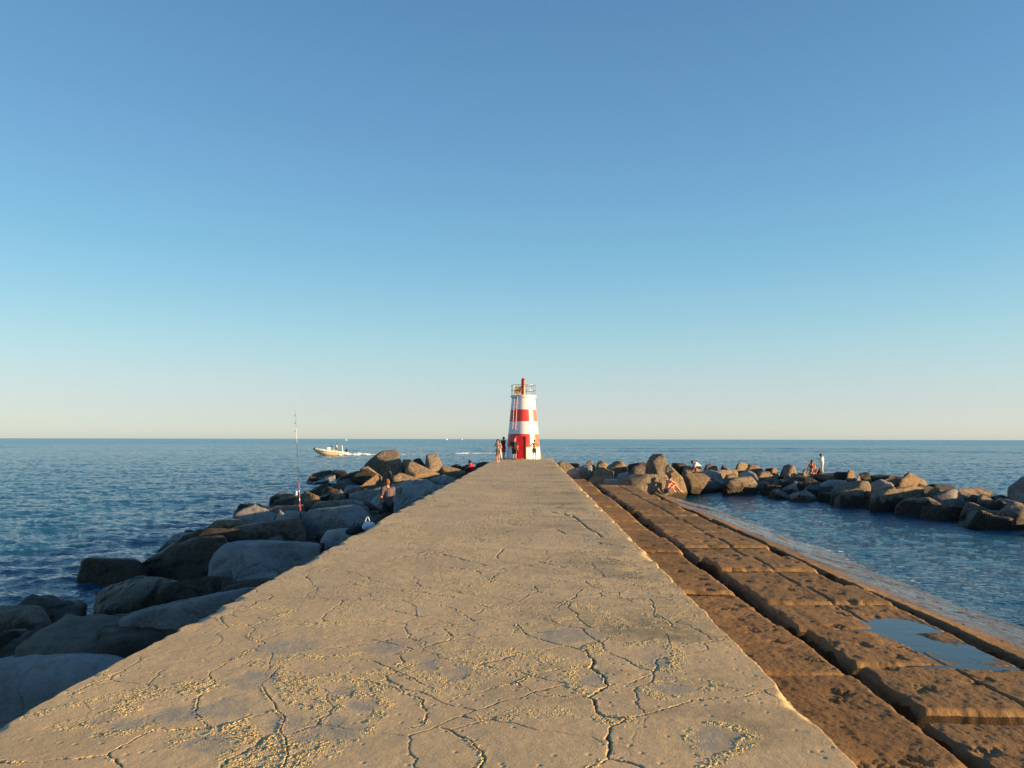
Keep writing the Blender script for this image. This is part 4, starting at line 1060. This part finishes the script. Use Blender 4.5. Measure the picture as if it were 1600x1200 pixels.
    def wall_pt(z, off, side):
        r = 1.41 + (0.93 - 1.41) * z / 4.92 + off
        return Vector((r * math.cos(a) - side * math.sin(a), r * math.sin(a) + side * math.cos(a), z))
    for sd in (-.14, .14):
        m = MB(); m.cone(wall_pt(2.3, .16, sd), wall_pt(4.95, .16, sd), .019, .019, 8); m.build('ladder_rail', railm, lad)
    for k in range(10):
        z = 2.42 + k * .27; m = MB(); m.cone(wall_pt(z, .16, -.14), wall_pt(z, .16, .14), .014, .014, 6); m.build('rung', metal, lad)
    for z in (2.35, 4.85):
        m = MB()
        for sd in (-.14, .14): m.cone(wall_pt(z, -.03, sd), wall_pt(z, .18, sd), .02, .02, 6)
        m.build('bracket', metal, lad)
    ns = MB(); ns.box((1.45, -.35, .28), (.1, .12, .5), bev=.01); ns.build('cable_box', simple('grey box', (.25, .25, .25), .6), root)
lighthouse()

# ------------------------------------------------------------ people
def caps_into(bm, a, b, r0, r1, n=12):
    a, b = Vector(a), Vector(b)
    d = b - a; L = d.length
    if L < 1e-6: d = Vector((0, 0, 1)); L = 1e-6
    q = d.normalized().to_track_quat('Z', 'Y').to_matrix()
    rings = []
    prof = [(r0 * math.cos(t), -r0 * math.sin(t)) for t in (1.35, 0.9, 0.45, 0)] + [(r1 * math.cos(t), L + r1 * math.sin(t)) for t in (0, 0.45, 0.9, 1.35)]
    for r, z in prof:
        rings.append([bm.verts.new(a + q @ Vector((r * math.cos(2 * math.pi * k / n), r * math.sin(2 * math.pi * k / n), z))) for k in range(n)])
    for A, B in zip(rings[:-1], rings[1:]):
        for k in range(n): bm.faces.new((A[k], A[(k + 1) % n], B[(k + 1) % n], B[k]))
    bm.faces.new(list(reversed(rings[0]))); bm.faces.new(rings[-1])
def ell_into(bm, c, r, rot=None):
    m = Matrix.Translation(c)
    if rot: m = m @ rot
    bmesh.ops.create_uvsphere(bm, u_segments=16, v_segments=10, radius=1, matrix=m @ Matrix.Diagonal((*r, 1)))
def fuse(bm, name, mat, parent, voxel, smooth_it=2, **k):
    me = bpy.data.meshes.new(name); bm.to_mesh(me); bm.free()
    tmp = bpy.data.objects.new('tmp', me); COL.objects.link(tmp)
    md = tmp.modifiers.new('r', 'REMESH'); md.mode = 'VOXEL'; md.voxel_size = voxel
    sm = tmp.modifiers.new('s', 'SMOOTH'); sm.factor = 0.5; sm.iterations = smooth_it
    dg = bpy.context.evaluated_depsgraph_get()
    m2 = bpy.data.meshes.new_from_object(tmp.evaluated_get(dg))
    bpy.data.objects.remove(tmp)
    m2.name = name
    m2.materials.clear()
    return link(name, m2, mat, parent, True, **k)
def skin(name, c):
    t = NT(name); o = t.obj()
    return t.set(color=t.mix(t.map(t.noise(9, 4, 0.6, o), 0.3, 0.7), c, tuple(x * 1.18 for x in c)), rough=0.5, sss=0.05)
def cloth(name, c): return simple(name, c, 0.85, 0, 0.15, 14, 0.004)

def person(loc, face, label, joints, skin_c, wear, hair_c, hair='short', s=1.0, vox=0.010, group=None, hat=None, held=None):
    """joints in the person's own frame: +Y is where the body faces, z up, metres for a 1.75 m adult, scaled by s.
    wear: list of (name, colour, [capsules (joint a, joint b, r0, r1, t0, t1)])"""
    root = empty('person', loc, face, label=label, cat='person', group=group)
    J = {k: Vector(v) * s for k, v in joints.items()}
    hipc = (J['hipL'] + J['hipR']) / 2; shc = (J['shL'] + J['shR']) / 2
    J['pelvis'] = hipc; J['chest'] = shc + (hipc - shc) * 0.22; J['waist'] = shc + (hipc - shc) * 0.62
    J['neck'] = shc + (J['head'] - shc) * 0.45
    bm = bmesh.new()
    C = lambda a, b, r0, r1: caps_into(bm, J[a], J[b], r0 * s, r1 * s)
    for S_ in 'LR':
        C('hip' + S_, 'kn' + S_, .083, .056); C('kn' + S_, 'an' + S_, .056, .036)
        mid = J['kn' + S_].lerp(J['an' + S_], .3)
        C('sh' + S_, 'el' + S_, .050, .038); C('el' + S_, 'wr' + S_, .040, .026)
        C('an' + S_, 'toe' + S_, .038, .030)
        caps_into(bm, J['an' + S_] + Vector((0, 0, -.03 * s)), J['toe' + S_] + Vector((0, 0, -.005 * s)), .034 * s, .022 * s)
        C('chest', 'sh' + S_, .085, .058); C('pelvis', 'hip' + S_, .11, .09)
        # hand: palm, thumb leaving its side, four curled fingers
        w = J['wr' + S_]; fd = (w - J['el' + S_]).normalized()
        side = fd.cross(Vector((0, 0, 1)));
        if side.length < .2: side = Vector((0, 1, 0))
        side.normalize(); nrm = fd.cross(side).normalized()
        pc = w + fd * .085 * s
        for q in (-.026, -.009, .009, .026): caps_into(bm, w + side * q * .6 * s, pc + side * q * s, .013 * s, .012 * s, 8)
        for q, ln in ((-.030, .062), (-.010, .075), (.010, .070), (.030, .055)):
            b0 = pc + side * q * s; b1 = b0 + (fd * .55 + nrm * .30).normalized() * ln * .5 * s; b2 = b1 + (fd * .3 + nrm * .6).normalized() * ln * .5 * s
            caps_into(bm, b0, b1, .0105 * s, .0095 * s, 8); caps_into(bm, b1, b2, .0095 * s, .008 * s, 8)
        tb = w + fd * .03 * s + side * .026 * s
        caps_into(bm, tb, tb + (side * .8 + fd * .6).normalized() * .04 * s, .012 * s, .011 * s, 8)
        caps_into(bm, tb + (side * .8 + fd * .6).normalized() * .04 * s, tb + (side * .7 + fd * 1.4).normalized() * .07 * s, .011 * s, .009 * s, 8)
    C('pelvis', 'waist', .125, .118); C('waist', 'chest', .118, .135)
    C('chest', 'neck', .12, .055); C('neck', 'head', .053, .058)
    up = (J['head'] - J['neck']).normalized()
    hf = joints.get('look'); hf = Vector(hf).normalized() if hf else Vector((0, 1, 0))
    rt = hf.cross(up).normalized(); hf = up.cross(rt).normalized()
    R3 = Matrix((rt, hf, up)).transposed().to_4x4()
    H = J['head']
    P = lambda x, y, z: H + (rt * x + hf * y + up * z) * s
    ell_into(bm, P(0, -.008, .02), (.077 * s, .094 * s, .100 * s), R3)
    ell_into(bm, P(0, .025, -.045), (.056 * s, .064 * s, .066 * s), R3)
    ell_into(bm, P(0, .066, -.088), (.022 * s, .018 * s, .018 * s), R3)
    caps_into(bm, P(0, .086, .02), P(0, .104, -.018), .011 * s, .016 * s, 8)
    for q in (-1, 1):
        ell_into(bm, P(q * .078, -.005, -.005), (.012 * s, .022 * s, .032 * s), R3)
        ell_into(bm, P(q * .03, .078, .03), (.024 * s, .012 * s, .010 * s), R3)
    caps_into(bm, P(-.018, .078, -.055), P(.018, .078, -.055), .011 * s, .011 * s, 8)
    sk = skin('skin', skin_c)
    fuse(bm, 'body', sk, root, vox, 1)
    em = simple('eye', (0.05, 0.04, 0.035), 0.2)
    for q in (-1, 1):
        m = MB(); m.ball(P(q * .030, .082, .010), .010 * s, (1, .6, .7), 8); m.build('eye', em, root, True)
    # hair
    if hair_c:
        bm = bmesh.new()
        ell_into(bm, P(0, -.018, .040), (.090 * s, .102 * s, .100 * s), R3)
        ell_into(bm, P(0, -.045, .0), (.080 * s, .070 * s, .085 * s), R3)
        if hair == 'bob':
            for q in (-1, 1): caps_into(bm, P(q * .065, -.02, .03), P(q * .095, .0, -.08), .06 * s, .045 * s)
            caps_into(bm, P(0, -.06, .02), P(0, -.07, -.09), .07 * s, .055 * s)
        if hair == 'long':
            for q in (-1, 1): caps_into(bm, P(q * .055, -.03, .0), P(q * .10, .02, -.26), .045 * s, .03 * s)
            caps_into(bm, P(0, -.06, .02), P(0, -.10, -.28), .07 * s, .05 * s)
        if hair == 'bun': ell_into(bm, P(0, -.09, .09), (.05 * s, .05 * s, .05 * s), R3)
        fuse(bm, 'hair', cloth('hair', hair_c), root, .010, 1)
    if hat:
        m = MB(); bm = bmesh.new()
        ell_into(bm, P(0, -.01, .055), (.094 * s, .104 * s, .085 * s), R3)
        ell_into(bm, P(0, .09, .045), (.07 * s, .08 * s, .012 * s), R3)
        fuse(bm, 'cap', cloth('cap', hat), root, .009, 1)
    for nm, c, cs in wear:
        bm = bmesh.new()
        for it in cs:
            if it[0] == 'E':
                ell_into(bm, (J[it[1]] + Vector(it[2]) * s), [x * s for x in it[3]]); continue
            a, b, r0, r1 = it[:4]; t0, t1 = (it[4], it[5]) if len(it) > 4 else (0, 1)
            A, B = J[a].lerp(J[b], t0), J[a].lerp(J[b], t1)
            caps_into(bm, A, B, r0 * s, r1 * s)
        fuse(bm, nm, cloth(nm, c), root, .012, 2)
    for nm, c, a, b, dims in (held or []):
        pass
    return root, J, P
def stand(**k):
    j = dict(hipL=(-.095, 0, .93), hipR=(.095, 0, .93), knL=(-.10, .02, .50), knR=(.10, .02, .50), anL=(-.10, -.01, .085), anR=(.10, -.01, .085),
             toeL=(-.12, .13, .035), toeR=(.12, .13, .035), shL=(-.185, 0, 1.43), shR=(.185, 0, 1.43), elL=(-.25, -.02, 1.14), elR=(.25, -.02, 1.14),
             wrL=(-.24, .06, .90), wrR=(.24, .06, .90), head=(0, .03, 1.635))
    j.update(k); return j
def tee(l=.55, bot=.15, pad=.0):
    out = [('chest', 'waist', .150 + pad, .142 + pad), ('waist', 'pelvis', .142 + pad, .14 + pad, 0, 1 - bot), ('chest', 'neck', .125 + pad, .072, 0, .55)]
    for S_ in 'LR': out += [('chest', 'sh' + S_, .10 + pad, .072 + pad), ('sh' + S_, 'el' + S_, .070 + pad, .060 + pad, 0, l)]
    return out
def shorts(l=.55, pad=.0, w=.0):
    out = []
    for S_ in 'LR': out += [('pelvis', 'hip' + S_, .128 + pad, .108 + pad), ('hip' + S_, 'kn' + S_, .106 + pad, .082 + pad + w, 0, l)]
    return out
def trousers(pad=.0):
    out = shorts(1.0, pad)
    for S_ in 'LR': out += [('kn' + S_, 'an' + S_, .076 + pad, .056 + pad, 0, .93)]
    return out

PI = math.pi
# fisherman on the rocks left of the walkway, seen from behind, looking down to the left
fp = at(607, 748, 25.0)
person((fp.x, 25.0, fp.z - 1.74), math.radians(38), 'man in dark grey T-shirt standing on the rocks left of the walkway',
       stand(elL=(-.23, .04, 1.15), wrL=(-.17, .20, .98), elR=(.21, .08, 1.15), wrR=(.10, .26, 1.02), head=(-.01, .085, 1.60), look=(-.1, 1, -.5), shL=(-.18, .03, 1.41), shR=(.18, .03, 1.41)),
       (.46, .20, .12), [('t_shirt', (.085, .065, .085), tee(.6, .05, .012)), ('trousers', (.014, .014, .022), trousers(.004))], (.16, .055, .02), 'short', 1.0, .008)
# four people by the lighthouse
w1 = at(778, 722.7, 52.5)
r1, J1, P1 = person((w1.x, w1.y, DECK_Z), PI - .25, 'dark-haired woman in a bikini holding a pale towel near the lighthouse',
       stand(elL=(-.27, .0, 1.18), wrL=(-.22, .16, .98), elR=(.26, .05, 1.20), wrR=(.08, .24, 1.30), knL=(-.09, .10, .50), anL=(-.09, .05, .10), toeL=(-.09, .20, .05), anR=(.09, -.06, .09), toeR=(.09, .08, .03), look=(0, 1, -.25)),
       (.50, .27, .16), [('bikini_bottom', (.09, .10, .16), shorts(.05, -.008)), ('bikini_top', (.09, .10, .16), [('E', 'chest', (-.07, .10, -.04), (.07, .06, .055)), ('E', 'chest', (.07, .10, -.04), (.07, .06, .055)), ('E', 'chest', (0, 0, -.04), (.145, .13, .02))])],
       (.018, .012, .010), 'bob', .90)
tw = MB(); tw.box(tuple(J1['wrL'] + Vector((-.03, .02, -.30))), (.16, .06, .62), Matrix.Rotation(.12, 4, 'Y'), bev=.025)
o = tw.build('towel', cloth('pale towel', (.72, .55, .42)), smooth=True, label='pale towel hanging from the hand of the bikini woman', cat='towel'); o.location = r1.location; o.rotation_euler = r1.rotation_euler
w2 = at(787, 716.9, 61.5)
person((w2.x - .02, 61.3, DECK_Z), PI + .9, 'man in a dark cap and red shorts at the left foot of the lighthouse',
       stand(elL=(-.25, -.08, 1.15), wrL=(-.20, .05, .95), elR=(.25, -.06, 1.15), wrR=(.22, .08, .95), anR=(.10, .10, .09), toeR=(.11, .24, .035), knR=(.10, .10, .50)),
       (.42, .19, .12), [('t_shirt', (.14, .02, .025), tee(.7, .0, .015)), ('shorts', (.32, .035, .04), shorts(.75, .004, .02))], (.03, .02, .015), 'short', 1.0, hat=(.02, .03, .03))
w3 = at(803.8, 719.2, 58.0)
person((w3.x, 58.0, DECK_Z), PI + .1, 'man in black T-shirt and shorts left of the lighthouse door',
       stand(elL=(-.26, .02, 1.14), wrL=(-.24, .14, .92), elR=(.26, -.08, 1.14), wrR=(.25, -.04, .88), knL=(-.09, .16, .50), anL=(-.09, .10, .11), toeL=(-.09, .25, .09), knR=(.09, -.02, .50), anR=(.09, -.16, .12), toeR=(.09, -.04, .04)),
       (.50, .25, .19), [('t_shirt', (.028, .024, .026), tee(.65, .0, .018)), ('shorts', (.02, .018, .02), shorts(.8, .004, .02)), ('shoe', (.03, .03, .03), [('anL', 'toeL', .048, .04), ('anR', 'toeR', .048, .04)])], (.20, .11, .06), 'short', .95)
w4 = at(835.0, 718.4, 59.6)
person((w4.x, 59.6, DECK_Z), -.1, 'shirtless tanned man in blue-grey shorts facing the lighthouse wall, elbows out',
       stand(elL=(-.33, .04, 1.20), wrL=(-.12, .22, 1.17), elR=(.33, .04, 1.20), wrR=(.12, .22, 1.17)),
       (.36, .13, .07), [('shorts', (.085, .12, .19), shorts(.62, .008, .01)), ('shoe', (.55, .53, .5), [('anL', 'toeL', .046, .038), ('anR', 'toeR', .046, .038)])], (.06, .03, .02), 'short', .88)
# seated bather on the apron, knees up, facing the water on the right
bt = at(1046, 770.5, 39.0)
zb = max(bt.z, .12)
person((bt.x - .12, 39.0, zb), math.radians(-62), 'reddish tanned bather sitting hunched with knees drawn up at the water edge',
       dict(hipL=(-.10, -.02, .13), hipR=(.10, -.02, .13), knL=(-.12, .34, .46), knR=(.14, .38, .44), anL=(-.11, .52, .09), anR=(.16, .72, .09), toeL=(-.11, .66, .04), toeR=(.17, .86, .04),
            shL=(-.18, .14, .60), shR=(.18, .14, .60), elL=(-.20, .38, .50), elR=(.20, .40, .48), wrL=(-.06, .56, .44), wrR=(.07, .58, .42), head=(0, .25, .76), look=(0, 1, -.6)),
       (.52, .20, .12), [('swim_trunks', (.10, .08, .09), shorts(.35, .002))], (.05, .03, .02), 'short', 1.0)
# red-clad person crouching on the rocks just below the left walkway edge
rp = at(741, 722, 48.0)
person((rp.x - .1, 48.0, rp.z - .86), math.radians(70), 'person in a red jacket crouching on the rocks behind the left walkway edge',
       dict(hipL=(-.10, -.02, .22), hipR=(.10, -.02, .22), knL=(-.12, .36, .50), knR=(.12, .36, .50), anL=(-.12, .26, .09), anR=(.12, .26, .09), toeL=(-.12, .40, .04), toeR=(.12, .40, .04),
            shL=(-.18, .10, .66), shR=(.18, .10, .66), elL=(-.24, .30, .46), elR=(.24, .30, .46), wrL=(-.08, .46, .42), wrR=(.08, .46, .42), head=(0, .18, .84), look=(0, 1, -.3)),
       (.42, .22, .15), [('jacket', (.36, .018, .03), tee(.95, -.05, .025)), ('trousers', (.05, .03, .04), trousers(.0))], (.015, .012, .012), 'short', 1.0)
# crouching person in white on the right breakwater
cp = at(1091, 737.5, 53.5)
person((cp.x, 53.4, cp.z - .10), math.radians(100), 'person in a white top bending down on the right rocks near the standing stone',
       dict(hipL=(-.10, -.10, .42), hipR=(.10, -.10, .42), knL=(-.12, .26, .44), knR=(.12, .26, .44), anL=(-.12, .06, .09), anR=(.12, .06, .09), toeL=(-.12, .20, .04), toeR=(.12, .20, .04),
            shL=(-.18, .26, .68), shR=(.18, .26, .68), elL=(-.20, .36, .42), elR=(.20, .36, .42), wrL=(-.10, .46, .20), wrR=(.10, .46, .20), head=(0, .42, .76), look=(0, .8, -1)),
       (.42, .20, .13), [('top', (.80, .80, .78), tee(.6, .1, .012)), ('shorts', (.04, .04, .06), shorts(.8, .002))], (.02, .016, .014), 'short', 1.0)
# seated long-haired woman and standing person in white farther right
sw = at(1267, 741, 52.5)
person((sw.x, 52.3, sw.z - .02), PI + .15, 'woman with long brown hair sitting on the right breakwater in a reddish top',
       dict(hipL=(-.11, -.02, .13), hipR=(.11, -.02, .13), knL=(-.20, .36, .38), knR=(.20, .36, .38), anL=(-.10, .30, .08), anR=(.10, .34, .08), toeL=(-.10, .42, .04), toeR=(.10, .48, .04),
            shL=(-.17, .02, .66), shR=(.17, .02, .66), elL=(-.26, .02, .38), elR=(.30, -.02, .40), wrL=(-.16, .24, .30), wrR=(.36, -.06, .14), head=(0, .05, .86)),
       (.45, .22, .15), [('top', (.20, .05, .035), tee(.0, .3, .0)), ('swim_bottom', (.62, .45, .38), shorts(.2, .0))], (.055, .022, .012), 'long', 1.0)
sp_ = at(1284, 709.8, 54.0)
r10, J10, P10 = person((sp_.x, 54.0, sp_.z - 1.30), math.radians(78), 'person in loose white clothes standing on the right breakwater',
       stand(elL=(-.24, .10, 1.18), wrL=(-.10, .34, 1.24), elR=(.24, .10, 1.18), wrR=(.08, .34, 1.24), head=(0, .09, 1.60), look=(0, 1, -.6)),
       (.07, .045, .035), [('shirt', (.80, .79, .76), tee(.95, -.15, .02)), ('trousers', (.66, .62, .55), trousers(.012))], (.010, .010, .012), 'short', .78)
ph = MB(); ph.box(tuple((J10['wrL'] + J10['wrR']) / 2 + Vector((0, .10, .03))), (.08, .012, .15), Matrix.Rotation(-.5, 4, 'X'), bev=.003)
o = ph.build('phone', simple('phone black', (.02, .02, .025), .2), label='black phone held by the white-clad person', cat='phone'); o.location = r10.location; o.rotation_euler = r10.rotation_euler

# ------------------------------------------------------------ fishing rod
def rod():
    b = at(469.5, 811, 24.0); tp = at(461.5, 641, 24.4)
    root = empty('fishing_rod', b, label='tall pink and white surf fishing rod standing upright between the rocks', cat='fishing rod')
    d = tp - b
    f = lambda t, bend=0: d * t + Vector((-.10 * t * t * bend, 0, 0))
    pink = simple('pink grip', (.50, .07, .13), .45); wht = simple('white blank', (.75, .75, .74), .35); dark = simple('dark blank', (.06, .07, .09), .35)
    def seg(n, t0, t1, r0, r1, m, par=root):
        q = MB(); q.cone(f(t0), f(t1), r0 * .6, r1 * .6, 8); return q.build(n, m, par, True)
    seg('rod_butt', 0.0, .06, .026, .024, dark); seg('rod_grip', .06, .16, .022, .021, pink); seg('rod_grip', .16, .19, .021, .021, wht)
    seg('rod_grip', .19, .24, .021, .020, pink); seg('rod_grip', .26, .335, .022, .018, pink); seg('rod_seat', .24, .26, .023, .023, wht)
    seg('rod_blank', .335, .69, .013, .010, dark); seg('rod_blank', .69, .84, .011, .008, wht); seg('rod_blank', .84, 1.0, .006, .004, dark); seg('rod_tip', 1.0, 1.02, .004, .003, wht)
    for t in (.45, .58, .70, .80, .88, .95):
        q = MB(); c = f(t) + Vector((-.03, 0, 0)); q.tube([c + Vector((.022 * math.cos(a * PI / 4), 0, .022 * math.sin(a * PI / 4))) for a in range(9)], .004, 5); q.build('line_guide', dark, root)
    re = MB(); c = f(.235) + Vector((-.09, -.02, 0)); re.cone(c + Vector((0, -.0, -.05)), c + Vector((0, 0, .05)), .042, .038, 14); re.cone(c + Vector((0, 0, .05)), c + Vector((0, 0, .065)), .05, .05, 14); re.cone(c + Vector((0, 0, -.065)), c + Vector((0, 0, -.05)), .05, .05, 14)
    ro = re.build('reel', simple('silver reel', (.6, .6, .62), .25, .8), root)
    rh = MB(); rh.cone(c + Vector((0, 0, 0)), f(.235), .012, .012, 6); rh.tube([c + Vector((-.04, 0, -.02)), c + Vector((-.09, 0, -.02)), c + Vector((-.09, -.02, -.07))], .008, 6); rh.build('reel_handle', dark, ro)
    st = MB(); st.tube([Vector((.02, .05, -.5)), f(.10) + Vector((.02, .03, 0))], .014, 6); st.tube([f(.10) + Vector((.02 + .03 * math.cos(a * PI / 4), .03 * math.sin(a * PI / 4), 0)) for a in range(9)], .008, 6)
    tag(st.build('rod_stand', dark, root))
rod()

# ------------------------------------------------------------ bags at the walkway edge
def bag(px, py, Y, sc, col, label, name):
    c = at(px, py, Y); bm = bmesh.new()
    rr = random.Random(int(px))
    for i in range(7):
        ell_into(bm, Vector((rr.uniform(-.6, .6) * sc[0], rr.uniform(-.5, .5) * sc[1], rr.uniform(-.4, .4) * sc[2])), (sc[0] * rr.uniform(.4, .7), sc[1] * rr.uniform(.4, .7), sc[2] * rr.uniform(.5, .8)))
    o = fuse(bm, name, cloth(name, col), None, .012, 2, label=label, cat='bag'); o.location = c
    # handles
    q = MB(); q.tube([Vector((-.3 * sc[0] + .6 * sc[0] * k / 8, 0, sc[2] * .7 + .10 * math.sin(PI * k / 8))) for k in range(9)], .010, 6)
    q.build('handle', o.data.materials[0], o)
bag(574, 821, 15.5, (.16, .12, .10), (.50, .60, .72), 'light blue plastic bag beside the walkway edge', 'plastic_bag')
bag(556, 828, 15.7, (.20, .16, .11), (.02, .022, .035), 'black backpack lying left of the light blue bag', 'backpack')

# ------------------------------------------------------------ speedboat and its wake, far boats
def speedboat():
    Yb = 152.0; c = at(514, 711, Yb); L = 5.6
    root = empty('speedboat', (c.x, Yb, 0.10), PI + .3, label='cream rigid inflatable speedboat racing left with white wake', cat='boat')
    root.rotation_euler = (0, math.radians(-4), PI + .3)
    cream = simple('cream hull', (.72, .62, .42), .35); dark = simple('dark rubber', (.03, .03, .035), .5); wht = simple('white gelcoat', (.78, .76, .70), .3)
    rows_ = []
    N = 22
    V = []; Fq = []
    for i in range(N):
        t = i / (N - 1); x = -L / 2 + L * t
        w = 1.0 * (1 - max(0, (t - .45) / .55) ** 2.4); kz = -.30 + .75 * max(0, (t - .5) / .5) ** 2.2; sh = .62 + .32 * t ** 2
        for (yy, zz) in ((-w, sh), (-w * .96, sh * .55), (-w * .72, kz + .22), (0, kz), (w * .72, kz + .22), (w * .96, sh * .55), (w, sh), (w * .8, sh - .12), (0, sh - .22), (-w * .8, sh - .12)):
            V.append((x, yy, zz))
    n = 10
    for i in range(N - 1):
        for k in range(n): Fq.append((i * n + k, i * n + (k + 1) % n, (i + 1) * n + (k + 1) % n, (i + 1) * n + k))
    me = bpy.data.meshes.new('hull'); me.from_pydata(V, [], Fq + [tuple(range(n - 1, -1, -1))]); me.update()
    link('hull', me, cream, root)
    q = MB(); pts = [Vector((-L / 2 + L * t, 1.02 * (1 - max(0, (t - .45) / .55) ** 2.4), .66 + .32 * t * t)) for t in [i / 20 for i in range(21)]]
    pts2 = [Vector((p.x, -p.y, p.z)) for p in pts]
    for P_ in (pts, pts2):
        for a, b in zip(P_[:-1], P_[1:]): q.cone(a, b, .19, .19, 10); q.ball(b, .19, n=8)
    q.build('tube_collar', wht, root, True)
    q = MB(); q.ball((L / 2 + .05, 0, .98), .26, (1.1, 1, 1), 12); q.build('bow_cap', dark, root, True)
    q = MB(); q.box((.1, 0, 1.05), (.8, .7, .9), bev=.08); q.build('console', wht, root)
    q = MB(); q.box((.52, 0, 1.62), (.05, .7, .4), Matrix.Rotation(-.4, 4, 'Y')); q.build('windscreen', simple('tinted screen', (.05, .06, .06), .1), root)
    q = MB(); q.box((-.9, 0, .95), (.6, .8, .6), bev=.06); q.box((-1.2, 0, 1.3), (.12, .8, .5), bev=.04); q.build('seat', simple('tan seat', (.45, .36, .22), .6), root)
    q = MB(); q.box((-3.3, 0, 1.15), (.45, .4, .6), bev=.1); q.box((-3.35, 0, .5), (.22, .14, .9), bev=.03); q.build('outboard_motor', dark, root)
    q = MB()
    for sy in (-.75, .75): q.tube([Vector((-2.6, sy, .8)), Vector((-2.4, sy, 2.0))], .04, 6)
    q.tube([Vector((-2.4, -.75, 2.0)), Vector((-2.4, .75, 2.0))], .04, 6); q.build('roll_bar', wht, root)
    for (dx, lab, colr) in ((-.45, 'person in a dark top steering the speedboat', (.06, .05, .05)), (-1.5, 'person in a pale top seated behind the speedboat helm', (.5, .45, .38))):
        w = root.matrix_basis @ Vector((dx, .1, .45))
        person((c.x - dx * 0.99, Yb + .1, .62), PI / 2, lab, stand(elL=(-.24, .14, 1.2), wrL=(-.16, .38, 1.18), elR=(.24, .14, 1.2), wrR=(.16, .38, 1.18)), (.45, .25, .16),
               [('top', colr, tee(.6)), ('shorts', (.05, .06, .1), shorts(.8))], (.05, .035, .025), 'short', .95, .016)
    # wake: churned foam ribbon
    def foam(name, x0, x1, y0, y1, hw0, hw1, h0, seed, label):
        n_, m_ = 260, 14
        T, U = np.meshgrid(np.linspace(0, 1, m_), np.linspace(0, 1, n_))
        X = x0 + (x1 - x0) * U; cyy = y0 + (y1 - y0) * U
        hw = hw0 + (hw1 - hw0) * U
        Yy = cyy + (T * 2 - 1) * hw * (0.5 + fbm2(U * 30, U * 0, seed, 3))
        Z = .02 + h0 * np.exp(-2.2 * U) * np.sin(np.pi * T) * (.3 + 1.2 * fbm2(X * 1.3, Yy * 1.3, seed, 4))
        me = np_mesh(name, np.stack([X, Yy, Z], -1).reshape(-1, 3), grid_faces(n_, m_))
        if me.polygons[0].normal.z < 0: me.flip_normals()
        attr(me, 'along', U.ravel()); attr(me, 'across', np.sin(np.pi * T).ravel())
        t = NT('wake foam'); p = t.pos()
        f = t.noise(.9, 6, .7, p)
        al = t.map(t.math('SUBTRACT', t.math('ADD', f, t.math('MULTIPLY', t.at('across'), .38)), t.math('MULTIPLY', t.at('along'), .36)), .50, .58)
        m = t.set(color=(.78, .80, .80), rough=.8, alpha=al)
        link(name, me, m, kind='structure', label=label)
    foam('wake', c.x + 2.1, c.x + 22, Yb, Yb + 5, .5, 1.1, .6, 5, 'white churned wake trailing right behind the speedboat')
    foam('wake', -17, 3, 171, 176, .7, .6, .25, 8, 'thin older stretch of the speedboat wake farther right')
speedboat()
def far_boat(px, Y, L, h, label, sail=False):
    c = at(px, 690, Y)
    root = empty('boat', (c.x, Y, 0), .2, label=label, cat='boat')
    w = simple('far white hull', (.8, .79, .76), .4)
    q = MB(); q.lathe([(.5, 0), (.5, .5), (.46, 1.0)], n=16); ho = q.build('hull', w, root, True)
    ho.scale = (L, L * .3, h * .35)
    if sail:
        q = MB(); q.cone((0, 0, .3), (0, 0, h), .12, .06, 6); q.build('mast', w, root)
        me = bpy.data.meshes.new('sail'); me.from_pydata([(.1, -.03, h * .15), (L * .45, -.03, h * .15), (.1, -.03, h * .97), (.1, .03, h * .15), (L * .45, .03, h * .15), (.1, .03, h * .97)], [], [(0, 1, 2), (5, 4, 3), (0, 3, 4, 1), (1, 4, 5, 2), (2, 5, 3, 0)]); link('sail', me, w, root, False)
    else:
        q = MB(); q.box((-L * .08, 0, h * .55), (L * .4, L * .2, h * .5), bev=.1); q.build('cabin', w, root)
far_boat(541, 1500, 6, 2.2, 'tiny white motorboat on the horizon above the speedboat')
far_boat(698, 2400, 6, 7, 'tiny white sailboat on the horizon left of the lighthouse', True)
far_boat(722, 2600, 5, 5, 'faintest tiny sailboat on the horizon nearest the lighthouse', True)
